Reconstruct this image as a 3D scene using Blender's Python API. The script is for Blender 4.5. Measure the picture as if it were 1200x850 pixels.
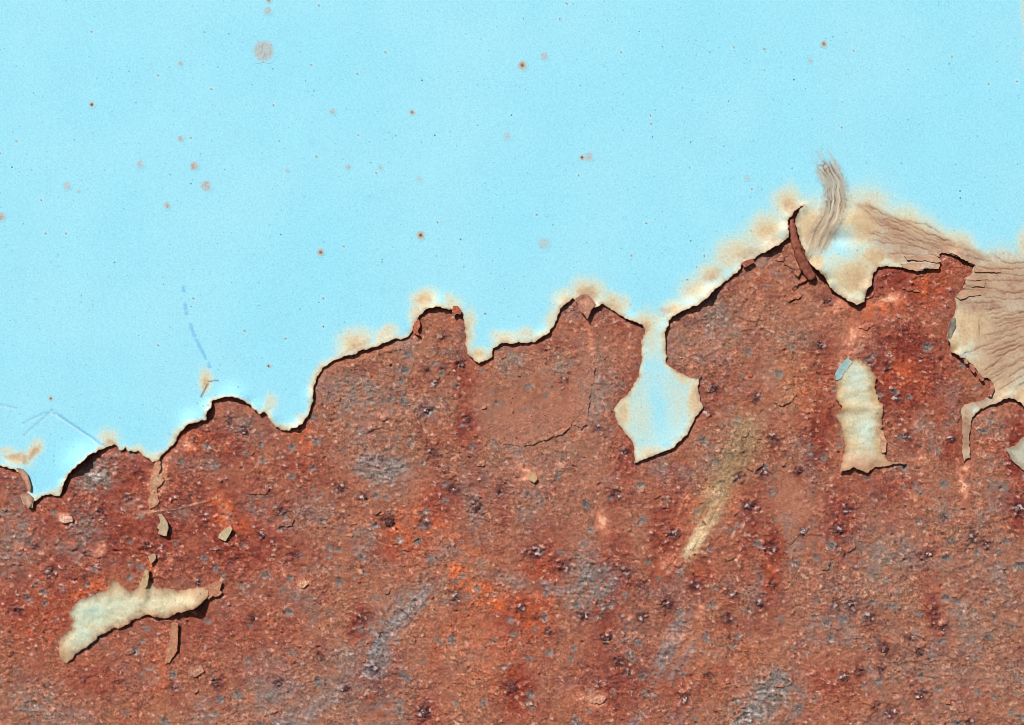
import bpy, math, random
import numpy as np
from mathutils import Vector, kdtree

C = bpy.context.scene
for o in list(bpy.data.objects):
    bpy.data.objects.remove(o)
S = 0.0005                    # metres per unit of the working grid (the wall is 0.6 m across in view)
W, H = 1200, 850
random.seed(7)
RNG = np.random.default_rng(11)

# ------------------------------------------------------------------ camera, sky, sun, exposure
cam_d = bpy.data.cameras.new('camera'); cam = bpy.data.objects.new('camera', cam_d)
C.collection.objects.link(cam); C.camera = cam
cam_d.sensor_width = 36; cam_d.lens = 50
cam.location = (0, -(W * S) * 50 / 36, 0); cam.rotation_euler = (math.radians(90), 0, 0)
cam_d.clip_start = 0.01; cam_d.clip_end = 100
SUN = Vector((-0.40, -0.62, 0.68)).normalized()          # direction towards the sun
w = bpy.data.worlds.new('World'); C.world = w; w.use_nodes = True
nt = w.node_tree; bg = nt.nodes['Background']
sky = nt.nodes.new('ShaderNodeTexSky'); sky.sky_type = 'NISHITA'; sky.sun_disc = False
sky.sun_elevation = math.asin(SUN.z); sky.sun_rotation = math.atan2(SUN.x, SUN.y)
nt.links.new(sky.outputs[0], bg.inputs[0]); bg.inputs[1].default_value = 0.05
sd = bpy.data.lights.new('sun', 'SUN'); sd.energy = 5.0; sd.angle = math.radians(0.5); sd.color = (1, 0.965, 0.91)
so = bpy.data.objects.new('sun', sd); C.collection.objects.link(so)
so.rotation_euler = SUN.to_track_quat('Z', 'Y').to_euler(); so.location = SUN * 2
C.view_settings.view_transform = 'Standard'; C.view_settings.look = 'None'
C.view_settings.exposure = 0.35; C.view_settings.gamma = 1; C.view_settings.use_curve_mapping = False
C.cycles.filter_width = 0.8
EXPO = 1.32                   # brightness of a flat white face in this light, used to turn seen colours into base colours

# ------------------------------------------------------------------ numeric helpers
def lin(*c):
    c = np.array(c, np.float32) / 255.0
    return np.where(c <= 0.04045, c / 12.92, ((c + 0.055) / 1.055) ** 2.4).astype(np.float32)
def alb(*c): return np.clip(lin(*c) / EXPO, 0.004, 0.86)
def _h(ix, iy, seed):
    with np.errstate(over='ignore'):
        h = ix.astype(np.uint32) * np.uint32(374761393) + iy.astype(np.uint32) * np.uint32(668265263) + np.uint32((seed * 2246822519) & 0xffffffff)
        h = (h ^ (h >> np.uint32(13))) * np.uint32(1274126177)
        h = (h ^ (h >> np.uint32(15))) * np.uint32(2246822519)
        return h ^ (h >> np.uint32(16))
def rnd(ix, iy, seed): return _h(ix, iy, seed).astype(np.float32) / np.float32(4294967295.0)
def perlin(x, y, seed):
    xf = np.floor(x); yf = np.floor(y); ix = xf.astype(np.int64); iy = yf.astype(np.int64)
    fx = (x - xf).astype(np.float32); fy = (y - yf).astype(np.float32)
    u = fx * fx * fx * (fx * (fx * 6 - 15) + 10); v = fy * fy * fy * (fy * (fy * 6 - 15) + 10)
    def g(a, b):
        t = rnd(ix + a, iy + b, seed) * np.float32(6.2831853)
        return np.cos(t) * (fx - a) + np.sin(t) * (fy - b)
    n0 = g(0, 0) * (1 - u) + g(1, 0) * u; n1 = g(0, 1) * (1 - u) + g(1, 1) * u
    return (n0 * (1 - v) + n1 * v) * 1.5
def fbm(x, y, lam, octs=3, seed=0, gain=0.5):
    t = 0; a = 1; f = 1.0 / lam; tot = 0
    for k in range(octs):
        t = t + a * perlin(x * f + 17.3 * k, y * f - 9.1 * k, seed + k * 31); tot += a; a *= gain; f *= 2.03
    return t / tot ** 0.75
def worley(x, y, seed):
    xf = np.floor(x); yf = np.floor(y); ix = xf.astype(np.int64); iy = yf.astype(np.int64)
    best = np.full(x.shape, 9.0, np.float32); r = np.zeros_like(best); bx = np.zeros_like(best); by = np.zeros_like(best); sec = best.copy()
    for a in (-1, 0, 1):
        for b in (-1, 0, 1):
            cx = ix + a; cy = iy + b
            dx = (cx + rnd(cx, cy, seed) - x).astype(np.float32); dy = (cy + rnd(cx, cy, seed + 1) - y).astype(np.float32)
            d = dx * dx + dy * dy; m = d < best
            sec = np.where(m, best, np.minimum(sec, d))
            best = np.where(m, d, best); r = np.where(m, rnd(cx, cy, seed + 2), r); bx = np.where(m, dx, bx); by = np.where(m, dy, by)
    return np.sqrt(best), np.sqrt(sec), r, bx, by
def sst(a, b, x):
    t = np.clip((x - a) / (b - a), 0, 1); return t * t * (3 - 2 * t)
def mixc(c, col, m): return c + (np.asarray(col, np.float32) - c) * m[..., None]
def blobs(x, y, lst):
    t = np.zeros(x.shape, np.float32)
    for b in lst:
        bx, by, rx, ry, ang, s = b
        a = math.radians(ang); R = 2.6 * max(rx, ry)
        m = (np.abs(x - bx) < R) & (np.abs(y - by) < R)
        if not m.any(): continue
        dx = x[m] - bx; dy = y[m] - by
        u = (dx * math.cos(a) + dy * math.sin(a)) / rx; v = (-dx * math.sin(a) + dy * math.cos(a)) / ry
        t[m] = np.maximum(t[m], s * np.exp(-(u * u + v * v)))
    return t
def poly_dist(x, y, pl):
    """distance to a polyline, side (positive below), run length"""
    D = np.full(x.shape, 1e9, np.float32); Sd = np.zeros_like(D); L = np.zeros_like(D); run = 0
    for (ax, ay), (bx, by) in zip(pl[:-1], pl[1:]):
        dx, dy = bx - ax, by - ay; ll = math.hypot(dx, dy)
        t = np.clip(((x - ax) * dx + (y - ay) * dy) / (ll * ll), 0, 1)
        ex = x - ax - t * dx; ey = y - ay - t * dy; d = np.hypot(ex, ey); m = d < D
        D = np.where(m, d, D); Sd = np.where(m, (dx * ey - dy * ex) / ll, Sd); L = np.where(m, run + t * ll, L); run += ll
    return D, Sd, L
def densify(poly, step=0.45, jag=1.0, seed=3, closed=True):
    P = []; pts = list(poly) + ([poly[0]] if closed else []); run = 0
    for (ax, ay), (bx, by) in zip(pts[:-1], pts[1:]):
        ll = math.hypot(bx - ax, by - ay); n = max(1, int(ll / (step if ll < 200 else 8)))
        for k in range(n):
            t = k / n; P.append((ax + (bx - ax) * t, ay + (by - ay) * t, run + ll * t, -(by - ay) / max(ll, 1e-6), (bx - ax) / max(ll, 1e-6)))
        run += ll
    A = np.array(P, np.float64)
    s = A[:, 2]; o = np.zeros_like(s) + seed * 7.7
    n = 0.9 * perlin(s / 11, o, seed) + 1.0 * perlin(s / 4.7, o, seed + 1) + 0.45 * perlin(s / 2.1, o, seed + 2)
    xy = A[:, :2] + A[:, 3:5] * (n * jag)[:, None]
    k = np.array([.25, .5, .25]); 
    for c in (0, 1): xy[1:-1, c] = np.convolve(xy[:, c], k, 'same')[1:-1]
    return xy
def inside_rows(loop, xs, ys):
    """even-odd test of every grid point"""
    x0 = loop[:, 0]; y0 = loop[:, 1]; x1 = np.roll(x0, -1); y1 = np.roll(y0, -1)
    out = np.zeros((len(ys), len(xs)), bool)
    for j, y in enumerate(ys):
        m = (y0 <= y) != (y1 <= y)
        if m.any():
            cr = np.sort(x0[m] + (y - y0[m]) / (y1[m] - y0[m]) * (x1[m] - x0[m]))
            out[j] = np.searchsorted(cr, xs) % 2 == 1
    return out
def make_kd(loop):
    kd = kdtree.KDTree(len(loop))
    for i, p in enumerate(loop): kd.insert((p[0], p[1], 0), i)
    kd.balance(); return kd
def world(x, y, z):
    return np.stack([(x - 600) * S, -z * S, (425 - y) * S], -1)
def raw_mesh(name, co, quads, tint=None, gloss=None, smooth=True, tris=None, grainy=None):
    me = bpy.data.meshes.new(name)
    nq = len(quads); nt_ = 0 if tris is None else len(tris)
    me.vertices.add(len(co)); me.vertices.foreach_set('co', np.ascontiguousarray(co, np.float32).ravel())
    lp = np.asarray(quads, np.int32).reshape(-1)
    st = np.arange(nq, dtype=np.int32) * 4
    if nt_:
        st = np.concatenate([st, nq * 4 + np.arange(nt_, dtype=np.int32) * 3]); lp = np.concatenate([lp, np.asarray(tris, np.int32).reshape(-1)])
    me.loops.add(len(lp)); me.loops.foreach_set('vertex_index', lp)
    me.polygons.add(len(st)); me.polygons.foreach_set('loop_start', st)
    me.polygons.foreach_set('use_smooth', np.broadcast_to(np.asarray(smooth, bool), (len(st),)).copy() if np.ndim(smooth) else np.full(len(st), smooth))
    me.update(calc_edges=True)
    if tint is not None:
        a = me.attributes.new('tint', 'FLOAT_COLOR', 'POINT')
        a.data.foreach_set('color', np.concatenate([tint, np.ones((len(co), 1)) if grainy is None else grainy[:, None]], 1).astype(np.float32).ravel())
    if gloss is not None:
        a = me.attributes.new('gloss', 'FLOAT', 'POINT'); a.data.foreach_set('value', gloss.astype(np.float32).ravel())
    return me
def link(name, me, mat, parent=None, loc=None):
    o = bpy.data.objects.new(name, me); C.collection.objects.link(o)
    if mat and not me.materials: me.materials.append(mat)
    if parent:
        o.parent = parent
        o.location = Vector(loc) - parent.location if loc is not None else -parent.location
    elif loc is not None: o.location = loc
    return o
def tag(o, label, cat, group=None):
    o['label'] = label; o['category'] = cat
    if group: o['group'] = group
    return o
def empty(name, x, y, label, cat, group=None):
    o = bpy.data.objects.new(name, None); C.collection.objects.link(o); o.empty_display_size = 0.02
    o.location = ((x - 600) * S, 0, (425 - y) * S); return tag(o, label, cat, group)

# ------------------------------------------------------------------ materials
def nodes(name):
    m = bpy.data.materials.new(name); m.use_nodes = True; t = m.node_tree
    return m, t, t.nodes['Principled BSDF']
def nd(t, kind, **kw):
    n = t.nodes.new(kind)
    for k, v in kw.items(): setattr(n, k, v)
    return n
def math_(t, op, a, b=None, clamp=False):
    n = nd(t, 'ShaderNodeMath', operation=op, use_clamp=clamp)
    for i, v in enumerate((a, b)):
        if v is None: continue
        if isinstance(v, (int, float)): n.inputs[i].default_value = v
        else: t.links.new(v, n.inputs[i])
    return n.outputs[0]
def coords(t):
    tc = nd(t, 'ShaderNodeTexCoord'); mp = nd(t, 'ShaderNodeMapping'); mp.inputs['Scale'].default_value = (1 / S,) * 3
    t.links.new(tc.outputs['Object'], mp.inputs[0]); return mp.outputs[0]
def noise(t, co, lam, detail=2, rough=0.6):
    n = nd(t, 'ShaderNodeTexNoise'); n.inputs['Scale'].default_value = 1 / lam; n.inputs['Detail'].default_value = detail; n.inputs['Roughness'].default_value = rough
    t.links.new(co, n.inputs['Vector']); return n.outputs['Fac']
def rng(t, v, a, b, c, d):
    n = nd(t, 'ShaderNodeMapRange'); t.links.new(v, n.inputs[0])
    for i, q in enumerate((a, b, c, d)): n.inputs[i + 1].default_value = q
    return n.outputs[0]
def scale_col(t, col, fac):
    n = nd(t, 'ShaderNodeVectorMath', operation='SCALE'); t.links.new(col, n.inputs[0]); t.links.new(fac, n.inputs['Scale']); return n.outputs[0]
def mixn(t, fac, a, b):
    n = nd(t, 'ShaderNodeMix', data_type='RGBA'); t.links.new(fac, n.inputs['Factor'])
    for s, v in (('A', a), ('B', b)):
        i = [q for q in n.inputs if q.name == s and q.type == 'RGBA'][0]
        if hasattr(v, 'links'): t.links.new(v, i)
        else: i.default_value = (*[float(q) for q in v], 1)
    return [q for q in n.outputs if q.type == 'RGBA'][0]

def rust_material(name, grain=0.35, bump=0.8, facet=False):
    m, t, b = nodes(name); co = coords(t)
    at = nd(t, 'ShaderNodeAttribute', attribute_name='tint'); gl = nd(t, 'ShaderNodeAttribute', attribute_name='gloss')
    n1 = noise(t, co, 2.6, 2, 0.7); n2 = noise(t, co, 6.5, 3, 0.65)
    f = math_(t, 'MULTIPLY', rng(t, n1, 0.3, 0.7, 1 - grain, 1 + grain), rng(t, n2, 0.3, 0.7, 1 - grain * 0.6, 1 + grain * 0.6))
    f = math_(t, 'ADD', 1.0, math_(t, 'MULTIPLY', math_(t, 'SUBTRACT', f, 1.0), at.outputs['Alpha']))
    col = scale_col(t, at.outputs['Color'], f)
    # scattered pale grains
    vo = nd(t, 'ShaderNodeTexVoronoi'); vo.inputs['Scale'].default_value = 1 / 7.0; t.links.new(co, vo.inputs['Vector'])
    sepc = nd(t, 'ShaderNodeSeparateColor'); t.links.new(vo.outputs['Color'], sepc.inputs[0])
    dot = math_(t, 'LESS_THAN', vo.outputs['Distance'], math_(t, 'MULTIPLY', math_(t, 'SUBTRACT', sepc.outputs[0], 0.74), 0.7))
    col = mixn(t, math_(t, 'MULTIPLY', math_(t, 'MULTIPLY', dot, at.outputs['Alpha']), 0.55), col, alb(226, 176, 146))
    vd = nd(t, 'ShaderNodeTexVoronoi'); vd.inputs['Scale'].default_value = 1 / 9.0; t.links.new(co, vd.inputs['Vector'])
    sepd = nd(t, 'ShaderNodeSeparateColor'); t.links.new(vd.outputs['Color'], sepd.inputs[0])
    dk = math_(t, 'LESS_THAN', vd.outputs['Distance'], math_(t, 'MULTIPLY', math_(t, 'SUBTRACT', sepd.outputs[1], 0.6), 0.6))
    col = mixn(t, math_(t, 'MULTIPLY', math_(t, 'MULTIPLY', dk, at.outputs['Alpha']), 0.6), col, alb(70, 30, 26))
    t.links.new(col, b.inputs['Base Color'])
    t.links.new(math_(t, 'SUBTRACT', 0.85, math_(t, 'MULTIPLY', gl.outputs['Fac'], 0.5)), b.inputs['Roughness'])
    b.inputs['Specular IOR Level'].default_value = 0.28
    bp = nd(t, 'ShaderNodeBump'); bp.inputs['Strength'].default_value = bump; bp.inputs['Distance'].default_value = 1.0 * S
    hh = math_(t, 'ADD', math_(t, 'MULTIPLY', n1, 1.6), math_(t, 'MULTIPLY', n2, 2.2))
    t.links.new(math_(t, 'MULTIPLY', hh, at.outputs['Alpha']), bp.inputs['Height']); t.links.new(bp.outputs[0], b.inputs['Normal'])
    return m
def paint_material(name):
    m, t, b = nodes(name); co = coords(t)
    at = nd(t, 'ShaderNodeAttribute', attribute_name='tint')
    n1 = noise(t, co, 2.2, 2, 0.7); n2 = noise(t, co, 60, 4, 0.55)
    f = math_(t, 'MULTIPLY', rng(t, n1, 0.25, 0.75, 0.86, 1.10), rng(t, n2, 0.3, 0.7, 0.985, 1.012))
    col = scale_col(t, at.outputs['Color'], f)
    for lam, thr, k, dk in ((4.5, 0.72, 0.62, .74), (8.0, 0.76, 0.42, .55), (15.0, 0.70, 0.20, .34), (37.0, 0.78, 0.12, .2)):
        vo = nd(t, 'ShaderNodeTexVoronoi'); vo.inputs['Scale'].default_value = 1 / lam; t.links.new(co, vo.inputs['Vector'])
        sp = nd(t, 'ShaderNodeSeparateColor'); t.links.new(vo.outputs['Color'], sp.inputs[0])
        r = math_(t, 'MULTIPLY', math_(t, 'SUBTRACT', sp.outputs[0], thr), k * 1.3)
        dot = rng(t, math_(t, 'SUBTRACT', r, vo.outputs['Distance']), -0.25 / lam, 0.25 / lam, 1, dk)
        col = scale_col(t, col, dot)
    t.links.new(col, b.inputs['Base Color'])
    b.inputs['Roughness'].default_value = 0.62; b.inputs['Specular IOR Level'].default_value = 0.22
    bp = nd(t, 'ShaderNodeBump'); bp.inputs['Strength'].default_value = 0.05; bp.inputs['Distance'].default_value = 1.0 * S
    t.links.new(math_(t, 'ADD', n1, math_(t, 'MULTIPLY', noise(t, co, 9, 2), 1.2)), bp.inputs['Height']); t.links.new(bp.outputs[0], b.inputs['Normal'])
    return m
M_RUST = rust_material('rusted_steel', 0.46, 0.5); M_SCALE = rust_material('rust_scale', 0.2, 0.5); M_CRYSTAL = rust_material('rust_crystal', 0.5, 0.6)
M_PAINT = paint_material('blue_paint')

# ------------------------------------------------------------------ outlines
FILM = [(-40,543),(0,546),(15,549),(25,554),(32,565),(34,575),(25,580),(27,588),(34,595),(39,595),(41,587),(50,581),(60,579.5),(70,582),(75,570),(82,555),(97,542),(112,530),(130,522),(136,521),(140,527),(145,529),(148,524),(151,529),(162,529),(172,536),(180,541),(186,540),(190,534),(200,524),(207,517),(212,506),(222,497),(242,492),(244,482),(250,477),(247,471),(260,466),(272,465),(280,467),(288,471),(295,476),(305,485),(311,482),(317,492),(323,500),(330,504),(338,505),(343,502),(350,501),(354,497),(362,485),(367,470),(368,452),(377,433),(387,425),(400,419),(415,416),(425,410),(440,407),(452,402),(462,397),(472,398),(482,391),(486,380),(492,370),(500,362),(512,359.5),(530,364),(536,360),(540,367),(544,377),(546,395),(547,415),(561,426),(572,421),(577,417),(578,409),(587,402),(600,403),(612,402),(625,401),(636,395),(642,392),(650,380),(657,361),(671,350),(680,357),(690,358),(697,361),(705,357),(719,364),(733,374),(744,377),(753,381),(756,391),(751,399),(752,419),(748,441),(739,458),(726,470),(719,480),(724,496),(733,509),(741,518),(744,529),(743,543),(761,536),(776,529),(787,526),(795,518),(805,509),(815,489),(823,478),(819,461),(818,453),(819,446),(806,441),(789,433),(781,427),(780,410),(779,391),(784,376),(790,370),(801,364),(818,357),(829,348),(839,338),(855,326),(868,315),(869,308),(881,304),(898,295),(912,287),(923.5,279),(922,260),(930,248),(942,240),(936,248),(932,254),(931,262),(934,274),(940,290),(945,305),(954,316),(966,326),(970,335),(974,340),(989,350),(1002,358),(1012,354),(1014,340),(1021,333),(1023,320),(1030,313),(1042,312),(1054,314),(1072,317),(1082,315),(1098,314),(1102,308),(1097,300),(1100,298.5),(1111,296),(1121,300),(1131,307),(1141,312),(1139,320),(1131,325),(1131,335),(1126,344),(1118,349),(1121,358),(1117,370),(1111,381),(1109,396),(1114,413),(1124,418),(1141,429),(1149,441),(1160,445),(1163,453),(1158,465),(1145,471),(1129,474),(1126,482),(1127,505),(1128,530),(1129,541),(1136,536),(1135,515),(1137,494),(1143,484),(1149,479),(1160,475),(1169,472),(1180,466),(1194,470),(1200,479),(1222,494),(1262,470),(1330,440),(1700,400),(1700,-500),(-500,-500),(-500,600),(-120,560)]
ISLE = [(992,419),(985,427),(978,442),(980,453),(978,467),(987,476),(978,487),(985,501),(990,521),(987,541),(983,553),(999,548),(1008,551),(1016,553),(1025,548),(1036,548),(1045,545),(1061,542),(1050,541),(1040,540),(1036,534),(1033,526),(1032,507),(1035,481),(1028,464),(1023,453),(1027,442),(1021,433),(1014,424),(1005,421)]
LOWER = [(129,676),(137,681),(146,687),(154,694),(162,689),(167,676),(172,668),(176,669),(176,681),(185,688),(206,691),(226,690),(242,686),(244,696),(239,706),(226,714),(208,718),(195,725),(185,723),(174.5,720),(156,727),(146,734),(128,738),(115,746),(102,758),(89,767),(79,778),(74,776),(70,766),(68,751),(83,738),(84,728),(81,718),(92,704),(112,696),(122,692),(127,689)]
CORNER = [(1178,527),(1189,522),(1197,513),(1207,505),(1240,512),(1238,556),(1212,562),(1200,552),(1186,541)]

FL = densify(FILM, 0.45, 1.25, 3)
KD = make_kd(FL)
# coarse signed distance to the blue layer, for what lies next to it
gx = np.arange(-300, 1502, 4.0); gy = np.arange(-300, 1160, 4.0)
GD = np.array([[KD.find((x, y, 0))[2] for x in gx] for y in gy], np.float32)
GD = np.where(inside_rows(FL, gx, gy), -GD, GD)
def sdf_coarse(x, y):
    fx = np.clip((x + 300) / 4, 0, len(gx) - 1.001); fy = np.clip((y + 300) / 4, 0, len(gy) - 1.001)
    ix = fx.astype(int); iy = fy.astype(int); tx = fx - ix; ty = fy - iy
    return (GD[iy, ix] * (1 - tx) + GD[iy, ix + 1] * tx) * (1 - ty) + (GD[iy + 1, ix] * (1 - tx) + GD[iy + 1, ix + 1] * tx) * ty

# ------------------------------------------------------------------ the rusted sheet
def axis(a, b, fine0, fine1, step, far):
    lo = [fine0]
    s = step
    while lo[-1] > a: s = min(far, s * 1.25); lo.append(lo[-1] - s)
    hi = [fine1]; s = step
    while hi[-1] < b: s = min(far, s * 1.25); hi.append(hi[-1] + s)
    return np.array(lo[:0:-1] + list(np.linspace(fine0, fine1, int((fine1 - fine0) / step) + 1)) + hi[1:], np.float64)

NODULES = [(508,531,9),(532,572,10),(454,611,12),(499,611,8),(399,572,9),(548,494,6),(587,575,8),(559,593,8),(626,648,11),(660,664,10),(424,724,8),(436,783,9),(600,806,10),(497,836,11),(536,701,7),(683,721,8),(610,712,8),(447,744,5),(630,726,6),(642,740,6),(702,502,7),(733,530,8),(836,457,8),(885,465,8),(907,515,9),(893,553,8),(826,481,7),(721,579,8),(790,626,8),(878,594,9),(867,560,9),(936,552,7),(903,642,9),(941,622,7),(734,668,9),(752,686,8),(855,695,7),(814,686,9),(906,686,7),(992,597,8),(982,621,7),(1087,650,8),(1141,628,8),(1155,637,7),(1194,596,11),(981,709,7),(999,708,9),(1019,723,9),(1095,717,7),(1105,737,6),(1066,748,6),(1036,760,8),(1079,764,7),(989,794,8),(1032,785,6),(1006,787,7),(1044,834,9),(1079,815,9),(1136,847,8),(890,707,8),(1027,828,6),(783,710,10),(752,722,9),(709,747,9),(852,724,9),(803,819,8),(724,776,7),(736,788,7),(831,791,7),(59,670,8),(203,807,7),(21,716,8),(426,582,6),(307,627,7),(295,725,6),(232,683,6),(375,770,6),(406,807,7),(254,802,8),(326,799,7),(519,392,6),(519,430,6),(500,435,6),(511,450,7),(540,426,8),(500,481,8),(549,492,5),(661,445,6),(1052,467,7),(1062,512,7),(1040,430,8),(1020,428,7),(962,405,8),(970,352,6),(1115,515,7),(285,505,6),(268,492,5),(230,515,5),(120,600,6),(150,583,7),(330,600,8),(100,650,6),(40,640,6),(345,650,6),(170,640,6)]
gspots = []
for k in range(480):
    x = RNG.uniform(-10, 1210); y = RNG.uniform(400, 860)
    if x < 330 and RNG.random() < 0.3: continue
    gspots.append((x, y, RNG.uniform(2.8, 6.8), RNG.uniform(2.6, 6.0), RNG.uniform(-40, 40), RNG.uniform(0.45, 1.0)))

Z_RED = [(150,600,190,90,10,.75),(60,700,130,80,0,.6),(270,620,90,80,0,.75),(250,520,60,40,0,.7),(230,730,120,70,0,.45),(545,500,14,26,0,.9),(712,690,22,75,4,.9),(780,650,22,50,0,.8),(905,660,14,55,0,.95),(985,612,24,50,0,.85),(820,660,30,60,30,.4),(725,800,60,50,0,.75),(608,808,26,44,0,.8),(560,570,14,30,0,.5),(515,590,22,28,-20,.8),(424,732,14,26,0,.95),(440,800,25,40,0,.7),(500,840,20,30,0,.7),(1060,430,60,70,0,.9),(1065,330,62,45,0,.85),(1192,525,14,50,0,1),(1195,600,16,30,0,.8),(962,500,20,60,0,.7),(1030,575,50,30,0,.55),(880,620,24,60,10,.5),(640,660,30,50,10,.7),(780,600,26,40,0,.6),(350,540,40,60,0,.5),(610,720,40,40,30,.7),(740,500,20,70,0,.45),(1095,720,12,40,-10,.8),(960,420,30,40,0,.5),(460,640,40,30,0,.5),(545,440,18,30,0,.6),(700,380,40,30,0,.35),(1040,470,30,30,0,.6),(960,800,40,20,20,.4),(120,790,60,40,0,.5),(1115,525,14,20,0,.6),(590,600,12,40,0,.5),(735,545,18,40,0,.5),(855,440,30,50,0,.3)]
Z_ORANGE = [(262,600,10,22,-25,1),(285,615,12,10,0,.6),(540,680,26,14,35,.8),(575,700,30,12,35,.9),(610,710,20,20,0,.5),(625,730,20,20,40,.6),(470,620,40,30,20,.5),(230,520,14,18,0,.6),(110,690,30,8,-20,.7),(150,590,20,20,0,.4),(930,455,40,40,0,.25),(560,760,60,60,0,.3),(360,515,18,12,0,.7),(1090,335,20,30,0,.6),(1030,360,30,12,-20,.7),(1060,440,20,20,0,.5),(176,662,5,14,-20,.9),(190,790,14,40,5,.4),(860,580,10,30,15,.5),(820,600,14,30,20,.5),(905,675,8,20,0,.6),(460,555,50,8,30,.4),(520,620,60,10,32,.45),(100,580,14,10,0,.5),(50,600,10,10,0,.6),(870,780,60,40,0,.2),(60,730,60,40,0,.25),(640,690,30,30,0,.4)]
Z_GREY = [(285,500,26,16,20,.55),(240,545,20,10,0,.4),(300,590,20,12,0,.45),(150,590,16,10,0,.45),(345,610,24,14,0,.45),(70,640,20,12,0,.4),(215,600,14,8,0,.4),(110,558,24,20,-45,.95),(450,550,34,22,10,.7),(690,685,32,34,0,.75),(905,808,30,24,-45,1),(880,840,36,20,-30,1),(440,755,16,40,10,.6),(470,710,8,40,40,.6),(20,630,24,40,0,.55),(420,810,70,50,0,.35),(330,830,60,30,0,.4),(655,430,16,12,0,.6),(600,420,18,10,0,.5),(700,455,20,60,-5,.45),(780,770,10,50,25,.6),(860,500,14,9,0,.6),(430,470,60,30,0,.35),(1000,690,80,60,0,.25),(1120,780,80,60,0,.3),(620,560,80,60,0,.25),(780,400,40,30,0,.35),(840,390,40,40,0,.35),(100,620,20,30,0,.5),(560,595,10,20,0,.6),(430,630,20,14,0,.6),(600,680,24,8,20,.6),(1115,490,12,8,-30,.8),(1080,500,10,10,0,.6),(1165,500,16,12,0,.5),(740,760,30,60,0,.2),(930,640,10,30,0,.3),(1020,640,60,50,0,.3),(1150,680,60,60,0,.3),(40,820,30,20,0,.4),(30,580,22,22,0,.5)]
Z_SMOOTH = [(620,475,66,42,-8,.95),(690,480,22,60,-5,.6),(925,590,24,34,0,.9),(690,620,70,26,0,.5),(960,600,20,30,0,.4),(880,440,30,26,-20,.5),(1000,385,40,16,-40,.6),(940,350,40,30,0,.4),(255,720,40,30,0,.4),(280,570,30,20,-20,.5),(640,750,60,60,0,.2),(330,610,30,16,0,.4)]
Z_PEACH = [(706,612,5,13,-10,1),(1129,570,4,16,-12,1.1),(1131,548,4,6,0,.9),(1042,350,16,7,-8,.9),(1000,392,16,9,-55,.75),(985,355,30,6,-35,.5),(692,405,4,28,-6,.55),(620,557,9,8,0,.9),(616,550,14,5,35,.8),(357,684,6,6,0,.9),(75,607,8,5,30,1.1),(118,645,5,10,20,.7),(185,560,9,28,10,.65),(828,578,5,9,25,.9),(843,590,6,6,0,1),(818,625,7,14,30,.8),(781,660,10,12,0,.55),(790,745,12,7,-20,.7),(805,760,10,6,-50,.5),(820,715,5,9,0,.6),(835,405,16,8,0,.2),(200,655,4,6,0,.5),(1070,540,9,4,-10,.5),(1080,535,5,4,0,.9),(1068,580,8,4,30,.6),(690,815,22,8,5,.5),(698,825,12,7,0,.7),(330,670,12,5,0,.3),(985,430,4,24,8,.6),(1005,405,20,8,-50,.5),(262,598,4,14,-20,.6),(220,520,10,6,-40,.7),(175,600,20,3,-12,.5),(20,640,6,4,0,.3),(1045,690,6,4,0,.6),(690,570,6,3,0,.3)]
Z_OLIVE = [(866,530,22,48,24,1),(845,575,15,38,28,1),(880,500,16,22,10,.6),(820,635,10,26,32,.8),(930,430,30,50,0,.3),(860,410,20,20,0,.3),(1080,320,12,8,0,.4)]
Z_CREAM = [(817,632,5,20,30,1),(843,580,6,8,0,.8),(848,568,5,10,20,.5),(190,555,5,14,-10,.5),(836,611,5,9,35,.7)]
SCRAPES = [(485,712,42,9,-48,1),(452,748,30,8,-55,.9),(440,770,26,10,-68,.8),(445,782,20,8,-40,.9),(648,690,18,6,22,.8),(785,755,40,9,-62,.75),(800,775,30,6,-58,.6),(700,680,26,16,15,.5),(446,548,34,15,12,.7),(380,822,30,10,-35,.6),(330,812,24,10,-20,.6),(900,815,34,14,-45,.7),(345,846,30,10,-10,.6),(745,845,16,6,-50,.7),(846,566,58,15,-62,.9,(160,132,96),(186,160,122),(126,84,60)),(872,515,30,16,-70,.7,(156,128,96),(180,150,112),(130,86,62)),(817,632,24,7,-58,1.1,(226,202,158),(244,232,200),(172,120,84)),(836,600,24,5,-60,.9,(206,168,122),(230,206,164),(160,104,70)),(802,588,20,5,-70,.8,(206,120,88),(226,160,120),(150,70,50)),(788,658,16,9,-50,.7,(206,122,92),(222,150,116),(160,80,60))]
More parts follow.
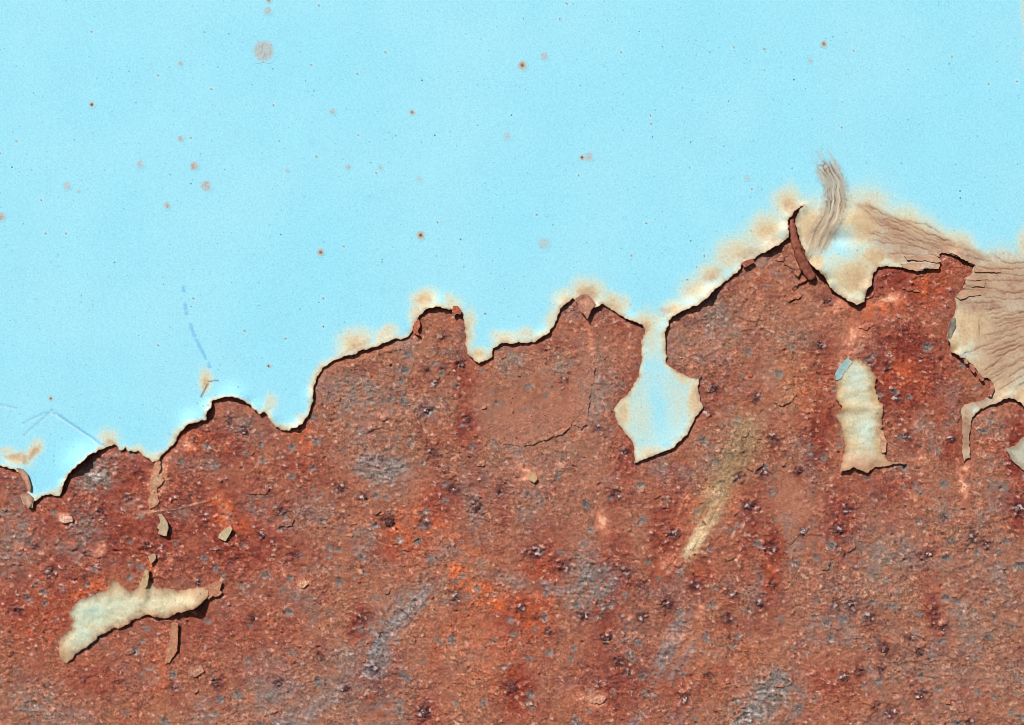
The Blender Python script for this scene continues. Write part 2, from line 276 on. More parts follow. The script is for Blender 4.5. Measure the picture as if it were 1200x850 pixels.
def rust_fields(x, y):
    x = x.astype(np.float64); y = y.astype(np.float64)
    sd_ = sdf_coarse(x, y); near = sst(-2, 10, sd_)                       # 0 under paint, 1 in the open
    wx = x + 9 * fbm(x, y, 26, 3, 5); wy = y + 9 * fbm(x, y, 26, 3, 6)
    red, ora, gry, smo = (blobs(wx, wy, z) for z in (Z_RED, Z_ORANGE, Z_GREY, Z_SMOOTH))
    wx2 = x + 4 * fbm(x, y, 9, 3, 15); wy2 = y + 4 * fbm(x, y, 9, 3, 16)
    pea, oli, cre = (blobs(wx2, wy2, z) for z in (Z_PEACH, Z_OLIVE, Z_CREAM))
    spot = blobs(x + 2.2 * fbm(x, y, 5, 2, 25), y + 2.2 * fbm(x, y, 5, 2, 26), gspots)
    halo = blobs(wx2, wy2, [(a, b + r * 0.8, r * 1.6, r * 2.3, 0, 1) for a, b, r in NODULES])
    core = blobs(wx2, wy2, [(a, b, r * 1.05, r * 1.0, 0, 1) for a, b, r in NODULES])
    rough = np.clip(1 - 0.9 * smo, .1, 1) * near
    # relief: broad swells, scaly flakes of three sizes, grains, pits
    h = 1.0 * fbm(x, y, 90, 2, 40) + 0.5 * fbm(x, y, 24, 3, 41)
    ax_ = x + 3.0 * fbm(x, y, 12, 2, 51); ay_ = y + 3.0 * fbm(x, y, 12, 2, 52)
    f1, f2, r1, dx1, dy1 = worley(ax_ / 17, ay_ / 11, 60)
    g1, g2, r2, dx2, dy2 = worley(ax_ / 7.5 + 3, ay_ / 5.0, 64)
    e1, e2, r3, dx3, dy3 = worley(x / 4.0, y / 3.4, 68)
    fl1 = (r1 - 0.5) * 1.3 - dy1 * 1.3 * (0.3 + r1); fl2 = (r2 - 0.5) * 1.5 - dy2 * 1.3 * r2 + dx2 * (r1 - .5)
    flk = sst(.1, .6, fbm(x, y, 70, 2, 71))                              # only here and there does the rust come off in plates
    gsc = .62 + .5 * sst(-.35, .45, fbm(x, y, 42, 3, 74))                # patches of smooth stained metal and of coarse grain
    ridge = 1 - np.abs(perlin(x / 6.5 + .4 * r1, y / 4.6, 73)) * 2.2
    h = h + rough * (0.70 * flk * fl1 + 0.24 * fl2 + gsc * (0.34 * (r3 - 0.5) + 0.60 * fbm(x, y, 3.0, 2, 70)) + 0.30 * fbm(x, y, 8, 2, 72) + .22 * gsc * ridge)
    h = h - 1.2 * rough * sst(0.35, 0.9, spot) * (0.6 + 0.8 * (r3 - .3)) + core * near * (r3 * 2.6 - 1.3) + gry * rough * (r3 - 0.5) * 1.6
    big = sst(.6, .8, perlin(x / 7, y / 6, 77)) * rough; h = h - 2.0 * big * (perlin(x / 40, y / 40, 78) > .1)
    D, sdv, L = poly_dist(x, y, [(168,601),(205,597),(240,588),(262,580)])
    wire = np.exp(-(D / .8) ** 2) * sst(-.5, .3, perlin(x / 9, y / 9, 79) + .3); h = h + .7 * wire
    h = h * (0.25 + 0.75 * near) - (1 - near) * 0.9 + near * 0.2
    # colour
    n1 = fbm(x, y, 130, 3, 80); n2 = fbm(x, y, 36, 3, 83); n3 = fbm(x, y, 11, 3, 86); n4 = fbm(x, y, 4.2, 2, 89)
    c = np.broadcast_to(alb(168, 106, 79), x.shape + (3,)).copy()
    c = mixc(c, alb(156, 112, 88), sst(-.15, .55, n2 + .4 * n3) * .7)
    c = mixc(c, alb(172, 98, 74), sst(0, .7, -n1 + .5 * n2) * .55)
    c = mixc(c, alb(172, 84, 52), sst(0.1, .75, fbm(x, y, 60, 3, 91) + .4 * n3) * .55)
    n5 = fbm(x, y, 5.5, 2, 92); n6 = fbm(x + 40, y, 6.5, 2, 93)
    c = mixc(c, alb(164, 82, 52), sst(.12, .6, n5) * .30)
    c = mixc(c, alb(152, 118, 98), sst(.12, .6, n6) * .35)
    c = mixc(c, alb(142, 120, 112), sst(.05, .55, fbm(x, y, 48, 3, 94) + .45 * n3) * .65)
    c = mixc(c, alb(136, 66, 58), sst(.12, .6, fbm(x, y, 30, 3, 96) + .45 * n3) * .6)
    c = mixc(c, alb(168, 108, 84), np.clip(smo, 0, 1) * .85)
    redm = np.clip(red * 1.3 + .45 * n2 * red + .35 * n3 * red, 0, 1)
    c = mixc(c, alb(154, 56, 34), redm * .88)
    c = mixc(c, alb(112, 38, 30), sst(.55, 1.2, redm + .55 * n3 + .3 * n4) * .75)
    c = mixc(c, alb(120, 52, 40), sst(.25, .8, fbm(x, y, 22, 3, 95) + .4 * n4) * .45 * (1 - smo))
    lump = (r2 > .66) * sst(.45, .1, g1) * np.clip(.35 + .9 * redm, 0, 1) * sst(-.35, .25, fbm(x, y, 34, 2, 98)) * (1 - np.clip(smo, 0, 1))
    c = mixc(c, alb(190, 104, 66), sst(.2, .7, fbm(x, y, 17, 3, 101)) * redm * .6); c = mixc(c, alb(104, 44, 38), sst(.2, .7, fbm(x, y, 13, 3, 102)) * redm * .55)
    c = mixc(c, alb(112, 78, 78), lump * .7); c = mixc(c, alb(196, 176, 172), lump * (r3 > .80) * .75); c = mixc(c, alb(56, 28, 28), lump * (r3 < .18) * .7); h = h + lump * near * (.25 + 1.2 * r3)  # purple-grey crystals; their palest cells are glints painted into the colour
    c = mixc(c, alb(132, 46, 30), np.clip(halo, 0, 1) * .6 * sst(-.5, .25, n3))
    c = mixc(c, alb(222, 104, 46), np.clip(ora * 1.2, 0, 1) * sst(-.45, .3, n3 + .3 * n4))
    c = mixc(c, alb(136, 126, 118), np.clip(gry * 1.35, 0, 1) * sst(-.6, .2, n3 + .4 * n4) * .92)
    spc = np.clip(spot * 1.5, 0, 1)
    c = mixc(c, alb(128, 116, 110), sst(.1, .55, spot) * .8); c = mixc(c, alb(98, 96, 100), sst(.55, .9, spot + .35 * n4) * .75); c = mixc(c, alb(60, 54, 58), sst(.9, 1.2, spot + .6 * n5) * .7)
    c = mixc(c, alb(128, 112, 106), sst(.35, .75, fbm(x, y, 15, 3, 97)) * .5 * (1 - redm))
    c = mixc(c, alb(166, 142, 104), np.clip(oli * 1.2, 0, 1) * .5 * sst(-.9, .1, n3))
    c = mixc(c, alb(220, 138, 106), np.clip(pea * 1.6, 0, 1) * sst(-.7, 0, n3 + .4 * n4) * .95)
    c = mixc(c, alb(244, 190, 150), sst(.55, .95, pea + .35 * n4) * .85)
    st = fbm((x * .86 + y * .5) / 1.0, (y * .86 - x * .5) * .18, 4.5, 2, 99)
    c = mixc(c, alb(226, 208, 160), np.clip(cre * 1.0, 0, 1) * sst(-.5, .2, st))
    c = mixc(c, alb(205, 160, 130), wire * .7)
    for (sx, sy, ln, wd, ang, k, *pal) in SCRAPES:
        p0, p1, p2 = pal or ((136, 130, 130), (176, 174, 176), (92, 78, 78))
        a = math.radians(ang); u = (x - sx) * math.cos(a) + (y - sy) * math.sin(a); v = -(x - sx) * math.sin(a) + (y - sy) * math.cos(a)
        m = (np.abs(u) < ln * 1.4) & (np.abs(v) < wd * 2.2)
        if m.any():
            f = fbm(u[m] / 9, v[m], 3.2, 2, 190); e = sst(1.25, .5, np.abs(u[m]) / ln + .5 * fbm(u[m], v[m], 14, 2, 191)) * sst(1.5, .4, np.abs(v[m]) / wd + .4 * f)
            cc = mixc(c[m], alb(*p0), e * k * .75 * sst(-.6, .1, f)); cc = mixc(cc, alb(*p1), e * k * sst(.15, .5, f) * .55); c[m] = mixc(cc, alb(*p2), e * k * sst(-.1, -.5, f) * .6)
            h[m] += e * k * f * .5
    c = mixc(c, alb(92, 54, 56), sst(.2, .7, core) * .45); c = mixc(c, alb(62, 36, 40), sst(.3, .8, core) * (r3 > .55) * .65); c = mixc(c, alb(190, 176, 176), sst(.5, .9, core) * (r3 > .86) * .8)  # dark nodule cores, with white glints painted on as pale cells
    edge = np.exp(-np.clip(sd_, 0, 99) / 5.0)
    c = mixc(c, alb(150, 66, 48), edge * .5)
    c = c * (1 + .42 * (r3[..., None] - .5) * gsc[..., None] + .14 * (r2[..., None] - .5) + .12 * (r1[..., None] - .5))
    crev = sst(.10, 0, (g2 - g1)) * rough
    c = mixc(c, alb(86, 38, 30), crev * .22)
    lite = ((r3 > .93) & (n4 > 0)) * rough * .55
    c = mixc(c, alb(214, 166, 140), lite)
    white = ((r3 > .72) * 1.0) * np.clip(gry - .7, 0, .3) / .3
    c = mixc(c, alb(205, 200, 198), white * .7)
    lum = (c @ np.array([.3, .5, .2], np.float32))[..., None]; c = lum + (c - lum) * .96                # weathered, slightly dulled
    glo = np.clip(.15 + .6 * core + .5 * gry + .35 * spot + .3 * redm - .1 * smo, 0, 1)
    return h, np.clip(c, .004, .86), glo, np.clip((1 - .85 * smo - .5 * np.clip(pea, 0, 1)) * gsc, .12, 1)

RX = axis(-290, 1490, -100, 1300, 1.25, 26); RY = axis(-290, 1140, 226, 890, 1.2, 26)
X, Y = np.meshgrid(RX, RY)
hR, cR, gR, aR = rust_fields(X, Y)
ny, nx = X.shape
idx = np.arange(ny * nx).reshape(ny, nx)
Q = np.stack([idx[:-1, :-1], idx[1:, :-1], idx[1:, 1:], idx[:-1, 1:]], -1).reshape(-1, 4)
co = world(X, Y, hR).reshape(-1, 3)
# turned-back edge and back of the sheet
per = np.concatenate([idx[0, :-1], idx[:-1, -1], idx[-1, :0:-1], idx[:0:-1, 0]])
bk = co[per].copy(); bk[:, 1] = 8 * S
nb = len(co); rim = np.stack([per, np.roll(per, -1), nb + (np.arange(len(per)) + 1) % len(per), nb + np.arange(len(per))], -1)
co = np.concatenate([co, bk]); tint = np.concatenate([cR.reshape(-1, 3), np.tile(alb(120, 60, 45), (len(per), 1))]); gl_ = np.concatenate([gR.ravel(), np.zeros(len(per))])
sheet = empty('rusted_metal_sheet', 600, 1140, 'rough red brown rusted metal sheet bared below the blue paint', 'metal sheet')
link('rust_surface', raw_mesh('rust_surface', co, np.concatenate([Q, rim]), tint, gl_, grainy=np.concatenate([aR.ravel(), np.ones(len(per))])), M_RUST, sheet)
def rust_z(x, y):
    a = np.array([x], float); b = np.array([y], float)
    return float(np.clip(rust_fields(a, b)[0][0], -1, 3))

# ------------------------------------------------------------------ mesher for thin paint: front, torn rim, underside
def film_mesh(name, loop, xs, ys, zf, cf, thick=1.0, back_band=70, org=(600, 425), kd=None, rimcol=(176, 128, 96)):
    cx = (xs[:-1] + xs[1:]) / 2; cy = (ys[:-1] + ys[1:]) / 2
    keep = inside_rows(loop, cx, cy)
    nx, ny = len(xs), len(ys); idx = np.arange(nx * ny).reshape(ny, nx)
    q = np.stack([idx[:-1, :-1], idx[1:, :-1], idx[1:, 1:], idx[:-1, 1:]], -1)[keep]
    cnt = np.bincount(q.ravel(), minlength=nx * ny)
    used = np.flatnonzero(cnt); remap = np.full(nx * ny, -1); remap[used] = np.arange(len(used)); q = remap[q]
    Xg, Yg = np.meshgrid(xs, ys); x = Xg.ravel()[used].copy(); y = Yg.ravel()[used].copy(); c = cnt[used]
    dx = np.gradient(xs); cell = 1.6 * max(np.min(np.diff(xs)), np.min(np.diff(ys)), min(1.5, np.median(np.diff(xs))))
    kd = kd or make_kd(loop)
    d = np.empty(len(x), np.float32)
    for i in range(len(x)):
        p, j, dd = kd.find((x[i], y[i], 0)); d[i] = dd
        if c[i] < 4 and dd < cell: x[i], y[i] = p[0], p[1]; d[i] = 0
    z = zf(x, y, d); t = cf(x, y, d)
    # border edges
    e = np.concatenate([q[:, [0, 1]], q[:, [1, 2]], q[:, [2, 3]], q[:, [3, 0]]])
    key = np.sort(e, 1); key = key[:, 0].astype(np.int64) * len(x) + key[:, 1]
    u, inv, ct = np.unique(key, return_inverse=True, return_counts=True); b = e[ct[inv] == 1]
    base = np.stack([x, y, z], -1)
    bv = np.unique(b); rm = np.full(len(x), -1); rm[bv] = np.arange(len(bv))
    n0 = len(x); r1 = n0 + rm[b]; r2 = n0 + len(bv) + rm[b]
    low = base[bv].copy(); low[:, 2] -= thick
    rimq = np.stack([r1[:, 0], r2[:, 0], r2[:, 1], r1[:, 1]], -1)
    bq = q[(d[q] < back_band).all(1)]; bu = np.unique(bq); bm = np.full(len(x), -1); bm[bu] = np.arange(len(bu))
    n1 = n0 + 2 * len(bv); under = base[bu].copy(); under[:, 2] -= thick
    bqq = n1 + bm[bq][:, ::-1]
    allv = np.concatenate([base, base[bv], low, under])
    tt = np.concatenate([t, np.tile(alb(*rimcol), (len(bv), 1)), np.tile(alb(*rimcol) * .8, (len(bv), 1)), np.tile(alb(104, 60, 46), (len(bu), 1))])
    co = np.stack([(allv[:, 0] - org[0]) * S, -allv[:, 2] * S, (org[1] - allv[:, 1]) * S], -1)
    return raw_mesh(name, co, np.concatenate([q, rimq[:, ::-1], bqq]), tt)

# ------------------------------------------------------------------ the blue layer
LIFT = [(98,541,22,13),(112,530,14,4),(78,568,10,4),(225,494,14,7),(245,480,8,9),(277,466,18,6.5),(300,480,12,4),(318,490,8,3),(350,504,10,7),(366,465,10,3),(420,412,25,2.5),(452,401,12,2.5),(512,359,16,6),(600,402,20,2.5),(637,395,10,3),(662,356,10,3.5),(700,360,8,4),(742,377,10,3),(795,368,12,6),(812,359,12,8),(830,347,13,11),(870,315,12,2.5),(905,292,12,10),(921,272,10,9),(926,252,8,6),(942,300,10,6),(956,318,14,12),(970,335,8,5),(1002,357,14,6),(1016,338,8,7),(1085,315,14,5),(1125,304,12,5),(1112,405,10,6),(1122,417,8,6),(561,427,8,2),(790,522,30,2.5),(760,537,14,2),(1178,468,14,3.5),(1198,475,8,3.5),(940,245,6,3),(1136,333,8,3),(780,385,10,3),(20,550,14,2.5),(38,588,8,2.5),(186,538,6,1.5)]
CRACKS = [[(1003,239),(1017.6,251),(1029,263),(1051,269),(1069,278),(1085,288)],[(1015,239),(1030.5,248.5),(1046,260),(1067,269),(1085,280),(1110,289)],[(1021.5,272),(1041,276),(1059,282),(1074.5,290),(1095,296)],[(1018,281),(1036,285),(1062,287),(1085,293)],[(1034,298),(1056,298),(1080,300),(1096,300)],[(1050,306),(1062,307),(1085,306),(1102,308)],[(1162.5,298),(1178,309),(1200,308),(1220,309)],[(1142,312),(1160,316),(1180,316),(1215,314)],[(1139,321),(1157,320),(1178,322),(1200,324),(1220,325)],[(1131,329),(1157,330),(1199,329),(1220,331)],[(1131,337),(1155,338),(1181,343),(1200,343),(1220,346)],[(1150,349),(1180,351),(1215,351)],[(1161,395),(1180,389),(1205,381)],[(1168,405),(1185,400),(1210,391)],[(1158,434),(1179,414),(1205,403)],[(1156,442),(1175,433),(1205,416)],[(1170,372),(1190,369),(1212,362)],[(1165,420),(1185,412),(1210,398)],[(1176,446),(1190,436),(1212,424)],[(1042,255),(1062,262),(1090,276),(1115,285)],[(1105,287),(1130,292),(1150,302)],[(1120,296),(1140,303),(1165,308)],[(1160,380),(1185,376),(1210,370)],[(1060,259),(1085,264),(1105,276)],[(1145,408),(1160,404),(1172,398)],[(1148,369),(1147,385),(1148,400)]]
_cr = np.random.default_rng(5)
for _k in range(46):
    _x = _cr.uniform(1128, 1225); _y = _cr.uniform(308, 455)
    if _x < 1160 and 362 < _y < 432: _x += _cr.uniform(8, 60)
    _a = math.radians(np.interp(_y, [310, 350, 400, 450], [6, 0, -18, -32])); _l = _cr.uniform(9, 24)
    CRACKS.append([(_x - _l * math.cos(_a), _y - _l * math.sin(_a)), (_x, _y + _cr.uniform(-1.5, 1.5)), (_x + _l * math.cos(_a), _y + _l * math.sin(_a))])
for _k in range(18):
    _x = _cr.uniform(1020, 1105); _y = 250 + (_x - 1020) * .42 + _cr.uniform(-8, 26); _a = math.radians(_cr.uniform(14, 30)); _l = _cr.uniform(8, 20)
    if _y > 300: continue
    CRACKS.append([(_x - _l * math.cos(_a), _y - _l * math.sin(_a)), (_x, _y + _cr.uniform(-1, 1)), (_x + _l * math.cos(_a), _y + _l * math.sin(_a))])
STREAK = [(965,188),(970,200),(977,215),(979,235),(973,255),(963,272),(954,290),(948,305),(948,318)]
T_TAN = [(20,537,18,10,0,.85),(40,530,9,17,28,.9),(8,528,14,8,0,.6),(128,514,16,14,30,.7),(160,528,10,8,0,.4),(241,447,9,15,0,.9),(318,472,10,14,0,.55),(337,503,16,8,0,.8),(352,492,8,10,0,.6),(373,440,8,20,20,.55),(415,402,24,18,-25,.9),(452,393,20,12,-20,.7),(497,352,18,16,-20,.95),(488,368,10,18,0,.7),(530,356,14,12,0,.7),(549,385,10,28,0,.75),(561,418,16,14,0,.95),(592,396,20,12,0,.7),(618,393,20,12,0,.6),(648,375,12,20,30,.6),(663,352,18,16,0,.8),(688,343,22,18,0,1),(720,355,22,14,25,.8),(757,384,16,22,0,.95),(768,375,16,16,0,.6),(790,362,22,12,-15,.8),(815,340,26,20,-25,.7),(832,322,24,16,-25,.75),(865,296,40,24,-25,.75),(900,272,34,26,-30,.85),(923,240,20,24,0,.95),(950,268,34,40,0,.95),(1010,262,44,44,0,.98),(1000,325,46,44,0,.98),(955,310,16,18,0,.95),(1050,300,30,14,5,.95),(1025,300,26,16,0,1),(1060,272,54,30,22,1),(1110,292,50,24,22,1),(1170,330,60,40,0,1),(1130,380,24,44,0,1),(1116,405,16,26,0,1),(1145,432,24,18,30,1),(1160,462,34,18,0,1),(1200,466,34,22,0,1),(1145,380,30,50,0,.95),(1120,350,12,20,0,.8),(1180,400,70,60,0,1.1),(1160,440,50,40,0,1.1),(1205,290,16,30,0,.9),(1205,10,10,40,0,.7),(1205,70,8,14,0,.5),(765,400,22,40,0,.5),(770,480,54,66,0,.62),(730,485,14,30,0,.85),(815,470,16,40,0,.95),(760,532,30,14,-20,.8),(800,440,20,12,20,.8),(1132,505,12,40,0,1.2),(183,536,8,8,0,.7),(38,588,8,10,0,.6),(70,577,14,6,0,.5),(205,515,10,10,-40,.4),(835,375,1,1,0,0)]
T_BROWN = [(1060,282,46,16,18,.75),(1105,296,40,14,18,.9),(1165,325,40,22,0,.75),(1155,358,30,9,-4,1.2),(1130,352,14,10,0,.9),(1180,410,50,46,-20,.7),(1195,335,50,40,0,.85),(1150,335,26,24,0,.9),(1045,262,36,12,22,.55),(1130,298,40,12,16,.8),(1060,290,40,18,14,.8),(1190,390,46,40,0,.75),(1175,440,40,24,0,.5),(1132,505,10,40,0,1.1),(1150,470,22,10,0,.9),(688,348,12,10,0,.9),(130,519,8,6,0,.6),(41,531,4,12,28,.7),(18,535,14,4,-8,.6),(30,540,5,6,0,.6),(500,352,8,6,0,.4),(925,245,10,10,0,.6),(880,298,30,10,-25,.5),(905,284,18,8,-25,.5),(1200,440,30,30,0,.4),(832,326,20,7,-25,.55),(240,450,4,9,15,.6),(780,364,14,6,-10,.5),(720,360,14,6,25,.5),(415,408,24,6,-25,.5),(1010,335,8,16,0,.4),(1000,355,14,5,0,.7),(1078,312,26,7,0,.9),(338,506,14,4,0,.6),(690,340,6,8,0,.6),(1125,385,12,20,0,.3),(1205,15,5,30,0,.5)]
T_BLUE = [(772,480,19,48,-8,.75),(768,365,7,16,0,.3),(988,290,18,24,0,.42),(985,272,10,6,0,.3)]
SPOTS = [(309,60,12,.72,0),(314,13,4.5,.6,0),(315,1,3,.8,.5),(212,75,3,.6,.2),(212,163,3.6,.7,.2),(228,195,5,.8,.2),(242,218,6,.75,.1),(165,193,4.6,.45,0),(79,218,5,.5,0),(196,241,4.2,.65,.1),(2,254,5,.8,.2),(93,224,2.2,.5,0),(390,131,3.4,.6,.1),(337,200,2.6,.5,0),(108,123,4,.4,1),(376,296,4.4,.8,.8),(612,77,5.5,.8,.8),(638,66,4.5,.55,0),(594,160,5,.35,0),(690,184,5,.6,0),(682,185,3.4,.7,1),(493,276,5,.8,1),(637,286,7,.4,0),(491,210,3.4,.3,0),(965,52,4,.8,.7),(949,71,3,.5,.2),(875,209,3.6,.4,0),(483,132,3.4,.8,.7),(315,429,2.6,.7,1),(446,196,3.4,.35,0),(408,196,3.2,.6,0),(60,467,3,.6,.9)]
SPECKS = [(108,38),(20,166),(248,105),(186,89),(321,124),(224,162),(54,274),(49,235),(371,184),(1,180),(656,23),(452,62),(420,159),(419,87),(678,206),(513,261),(441,203),(629,252),(757,262),(728,62),(403,289),(895,58),(1158,99),(1191,96),(881,222),(986,150),(1115,67),(379,383),(379,350),(335,397),(287,388),(227,350),(805,328),(860,56),(825,300),(569,368),(245,475),(374,7),(365,77),(78,274),(762,136),(763,146),(740,300),(664,5),(1000,60),(239,476),(186,405)]
DASH = [[(215,337),(216,341)],[(217,357),(218,362)],[(219,366),(219,368)],[(224,381),(228,394)],[(231,399),(237,412)],[(239,414),(241,420)],[(245,426),(246,430)]]
SCR = [[(28,496),(45,487),(61,481)],[(29,510),(45,495),(61,481)],[(61,480),(85,497),(122,521)],[(63,484),(90,500),(118,520)],[(0,474),(20,478)]]

def film_color(x, y, d):
    wx = x + 4 * fbm(x, y, 22, 3, 105) + 1.3 * fbm(x, y, 6, 2, 107); wy = y + 6 * fbm(x, y, 22, 3, 106) + 1.3 * fbm(x, y, 6, 2, 108)
    n = fbm(x, y, 14, 3, 110); nf = fbm(x, y, 4, 2, 112); nb = fbm(x, y, 150, 3, 113)
    c = np.broadcast_to(alb(154, 227, 249), x.shape + (3,)).copy()
    c = mixc(c, alb(176, 233, 249), sst(-.3, .7, nb) * .3)
    c = mixc(c, alb(140, 222, 248), sst(.05, .8, -nb + .3 * n) * .22)
    c = mixc(c, alb(140, 214, 244), sst(.5, .8, fbm(x, y, 22, 2, 114)) * .25)
    tan = blobs(wx, wy, [(a, b, p * .88, q * .88, g, k) for a, b, p, q, g, k in T_TAN]); brn = blobs(wx, wy, T_BROWN); blu = blobs(wx, wy, T_BLUE)
    wid = 1.6 + 3.4 * sst(-.3, .6, fbm(x, y, 40, 2, 116)) + 9 * np.clip(tan, 0, 1)
    fr = np.exp(-d / wid)
    t = np.clip(np.maximum(tan * 1.1, fr * 1.0) + .10 * nf * tan + .14 * n * tan, 0, 1)
    t = t * (1 - np.clip(blu, 0, 1))
    c = mixc(c, alb(206, 226, 214), sst(.03, .50, t) * .8)
    c = mixc(c, alb(224, 204, 164), sst(.26, 1.0, t) * .92)
    c = mixc(c, alb(208, 170, 132), sst(.70, 1.05, t) * .7)
    b = np.clip(brn + .35 * n * brn + .25 * nf * brn, 0, 1)
    b = np.maximum(b, np.exp(-d / (1.6 + 3.0 * sst(-.3, .5, n))) * .75 * sst(.15, .8, tan + .4 * n + .25))
    b = np.maximum(b, np.exp(-d / 1.3) * (.75 + .3 * n)); b = np.maximum(b, np.exp(-d / (3.5 + 2.5 * n)) * sst(.25, .9, tan) * .85)
    gr_ = fbm(x, y, 3.0, 2, 118); gm = fbm(x, y, 9, 3, 119)
    c = mixc(c, alb(214, 206, 160), sst(.2, .7, t) * sst(-.1, .5, gm) * .3)
    c = mixc(c, alb(190, 163, 138), sst(.1, .7, b) * .88)
    c = mixc(c, alb(152, 104, 86), sst(.65, 1.15, b + .3 * gm) * .75)
    c = c * (1 + (.15 * gr_ + .07 * gm) * np.clip(t + b, 0, 1))[..., None]
    # brushed, fibrous streak
    m = (np.abs(x - 965) < 45) & (np.abs(y - 255) < 85)
    if m.any():
        D, sv, L = poly_dist(x[m], y[m], STREAK)
        half = np.interp(L, [0, 25, 60, 100, 135], [15, 15, 16, 17, 8]); q = D / half
        sv = sv + 2.5 * fbm(x[m], y[m], 22, 2, 125); f = fbm(sv * 1.0, L * .05, 4.0, 3, 120); f2 = fbm(sv, L * .12, 2.4, 2, 123)
        k = sst(1.25, .5, q + .35 * f2 + .25 * nf[m]) * sst(-4, 14, L - 9 * f - 5 * nf[m]) * sst(140, 95, L)
        cc = mixc(c[m], alb(176, 157, 132), k * .85 * sst(-.5, .15, f + .3)); cc = mixc(cc, alb(122, 98, 84), k * sst(.05, .4, f2) * .8); cc = mixc(cc, alb(214, 190, 160), k * sst(.12, .5, -f) * .7)
        cc = mixc(cc, alb(126, 100, 84), sst(14, 2, np.hypot(x[m] - 966, (y[m] - 196))) * sst(0, .35, nf[m]) * .8)
        c[m] = cc
    for pl in CRACKS:
        p = np.array(pl); m = (x > p[:, 0].min() - 8) & (x < p[:, 0].max() + 8) & (y > p[:, 1].min() - 8) & (y < p[:, 1].max() + 8)
        if not m.any(): continue
        jy = y[m] + 1.3 * perlin(x[m] / 7, y[m] / 30, 130) + .8 * perlin(x[m] / 2.6, y[m] / 20, 132)
        D, sv, L = poly_dist(x[m], jy, pl); tot = sum(math.hypot(b[0] - a[0], b[1] - a[1]) for a, b in zip(pl[:-1], pl[1:]))
        k = sst(.95, .2, D + .35 * nf[m]) * sst(0, 8, L) * sst(tot + 1, tot - 8, L) * (.15 + .85 * sst(-.3, .3, perlin(x[m] / 9, y[m] / 9, 131)))
        cc = mixc(c[m], alb(112, 74, 62), k * .62); c[m] = mixc(cc, alb(176, 136, 112), np.exp(-(D / 3.0) ** 2) * .3)
    for pl in DASH:
        D, sv, L = poly_dist(x, y, pl); c = mixc(c, alb(112, 190, 234), sst(2.7, 1.2, D + 1.2 * nf) * .7)
    for pl in SCR:
        D, sv, L = poly_dist(x, y, pl); sw = fbm(L, sv * 3, 9, 3, 160); c = mixc(c, alb(104, 184, 220), sst(2.6, .3, D + 1.1 * sw) * .7 * sst(-.5, .2, sw)); c = mixc(c, alb(196, 238, 250), sst(1.2, .4, np.abs(sv - 2.2) + (D > 4) * 9) * .5)
    for sx, sy in SPECKS:
        m = (np.abs(x - sx) < 6) & (np.abs(y - sy) < 6)
        if m.any():
            r = np.hypot(x[m] - sx, y[m] - sy); cc = mixc(c[m], alb(196, 232, 240), sst(4.5, 2, r) * .35); c[m] = mixc(cc, alb(92, 74, 64), sst(1.7, .5, r) * .75)
    D, sv, L = poly_dist(x, y, [(236,465),(244,450)]); c = mixc(c, alb(110, 72, 54), sst(1.6, .5, D) * .8)
    D, sv, L = poly_dist(x, y, [(244,447),(256,446)]); c = mixc(c, alb(120, 80, 58), sst(1.2, .4, D) * .7)
    return np.clip(c, .004, .86)
def film_z(x, y, d):
    n = fbm(x, y, 60, 2, 140)
    z = 1.8 + .12 * n + .03 * fbm(x, y, 5, 2, 142)
    e = np.clip(1 - d / 42, 0, 1) ** 2
    lf = np.zeros_like(z)
    for lx, ly, r, hh in LIFT:
        m = (np.abs(x - lx) < 3 * r) & (np.abs(y - ly) < 3 * r)
        lf[m] = np.maximum(lf[m], .68 * hh * np.exp(-((x[m] - lx) ** 2 + (y[m] - ly) ** 2) / (r * r)))
    e2 = np.clip(1 - d / 14, 0, 1) ** 2
    z = z + e * lf + e2 * (1.1 * fbm(x, y, 16, 2, 143) + .15)
    # lying close to the metal on the sides that cast no shade
    z = z + 2.2 * np.exp(-(((x - 985) / 24) ** 2 + ((y - 262) / 12) ** 2)) - 1.6 * np.exp(-(((x - 985) / 20) ** 2 + ((y - 281) / 7) ** 2))
    z = z + 3.0 * np.exp(-(((x - 990) / 30) ** 2 + ((y - 310) / 34) ** 2))
    m = (np.abs(x - 965) < 45) & (np.abs(y - 255) < 85)
    if m.any():
        D, sv, L = poly_dist(x[m], y[m], STREAK)
        k = sst(1.3, .4, np.abs(sv) / 16) * sst(0, 20, L) * sst(140, 100, L)
        z[m] += k * (.2 * fbm(sv, L * .06, 6, 2, 145) + .32 * fbm(sv, L * .1, 2.8, 2, 146) + 1.0)
    for pl in CRACKS:
        p = np.array(pl); m = (x > p[:, 0].min() - 14) & (x < p[:, 0].max() + 14) & (y > p[:, 1].min() - 14) & (y < p[:, 1].max() + 14)
        if not m.any(): continue
        jy = y[m] + 1.3 * perlin(x[m] / 7, y[m] / 30, 130) + .8 * perlin(x[m] / 2.6, y[m] / 20, 132)
        D, sv, L = poly_dist(x[m], jy, pl); tot = sum(math.hypot(b[0] - a[0], b[1] - a[1]) for a, b in zip(pl[:-1], pl[1:]))
        k = sst(0, 10, L) * sst(tot + 2, tot - 8, L)
        z[m] += k * (-.4 * np.exp(-(D / .8) ** 2) + .08 * np.exp(-np.abs(D) / 7.0) * (sv < 0))
    return z
paint = empty('peeling_paint_layer', 600, 550, 'pale blue peeling paint layer with torn tan edge over the rusty metal', 'paint layer')
def patch_axis(ax, a, b, step): return np.concatenate([ax[ax < a - step * .5], np.linspace(a, b, int((b - a) / step) + 1), ax[ax > b + step * .5]])
FX = patch_axis(axis(-286, 1486, -8, 1208, 1.5, 26), 930, 1206, .9); FY = patch_axis(axis(-286, 700, -6, 602, 1.5, 26), 190, 470, .9)
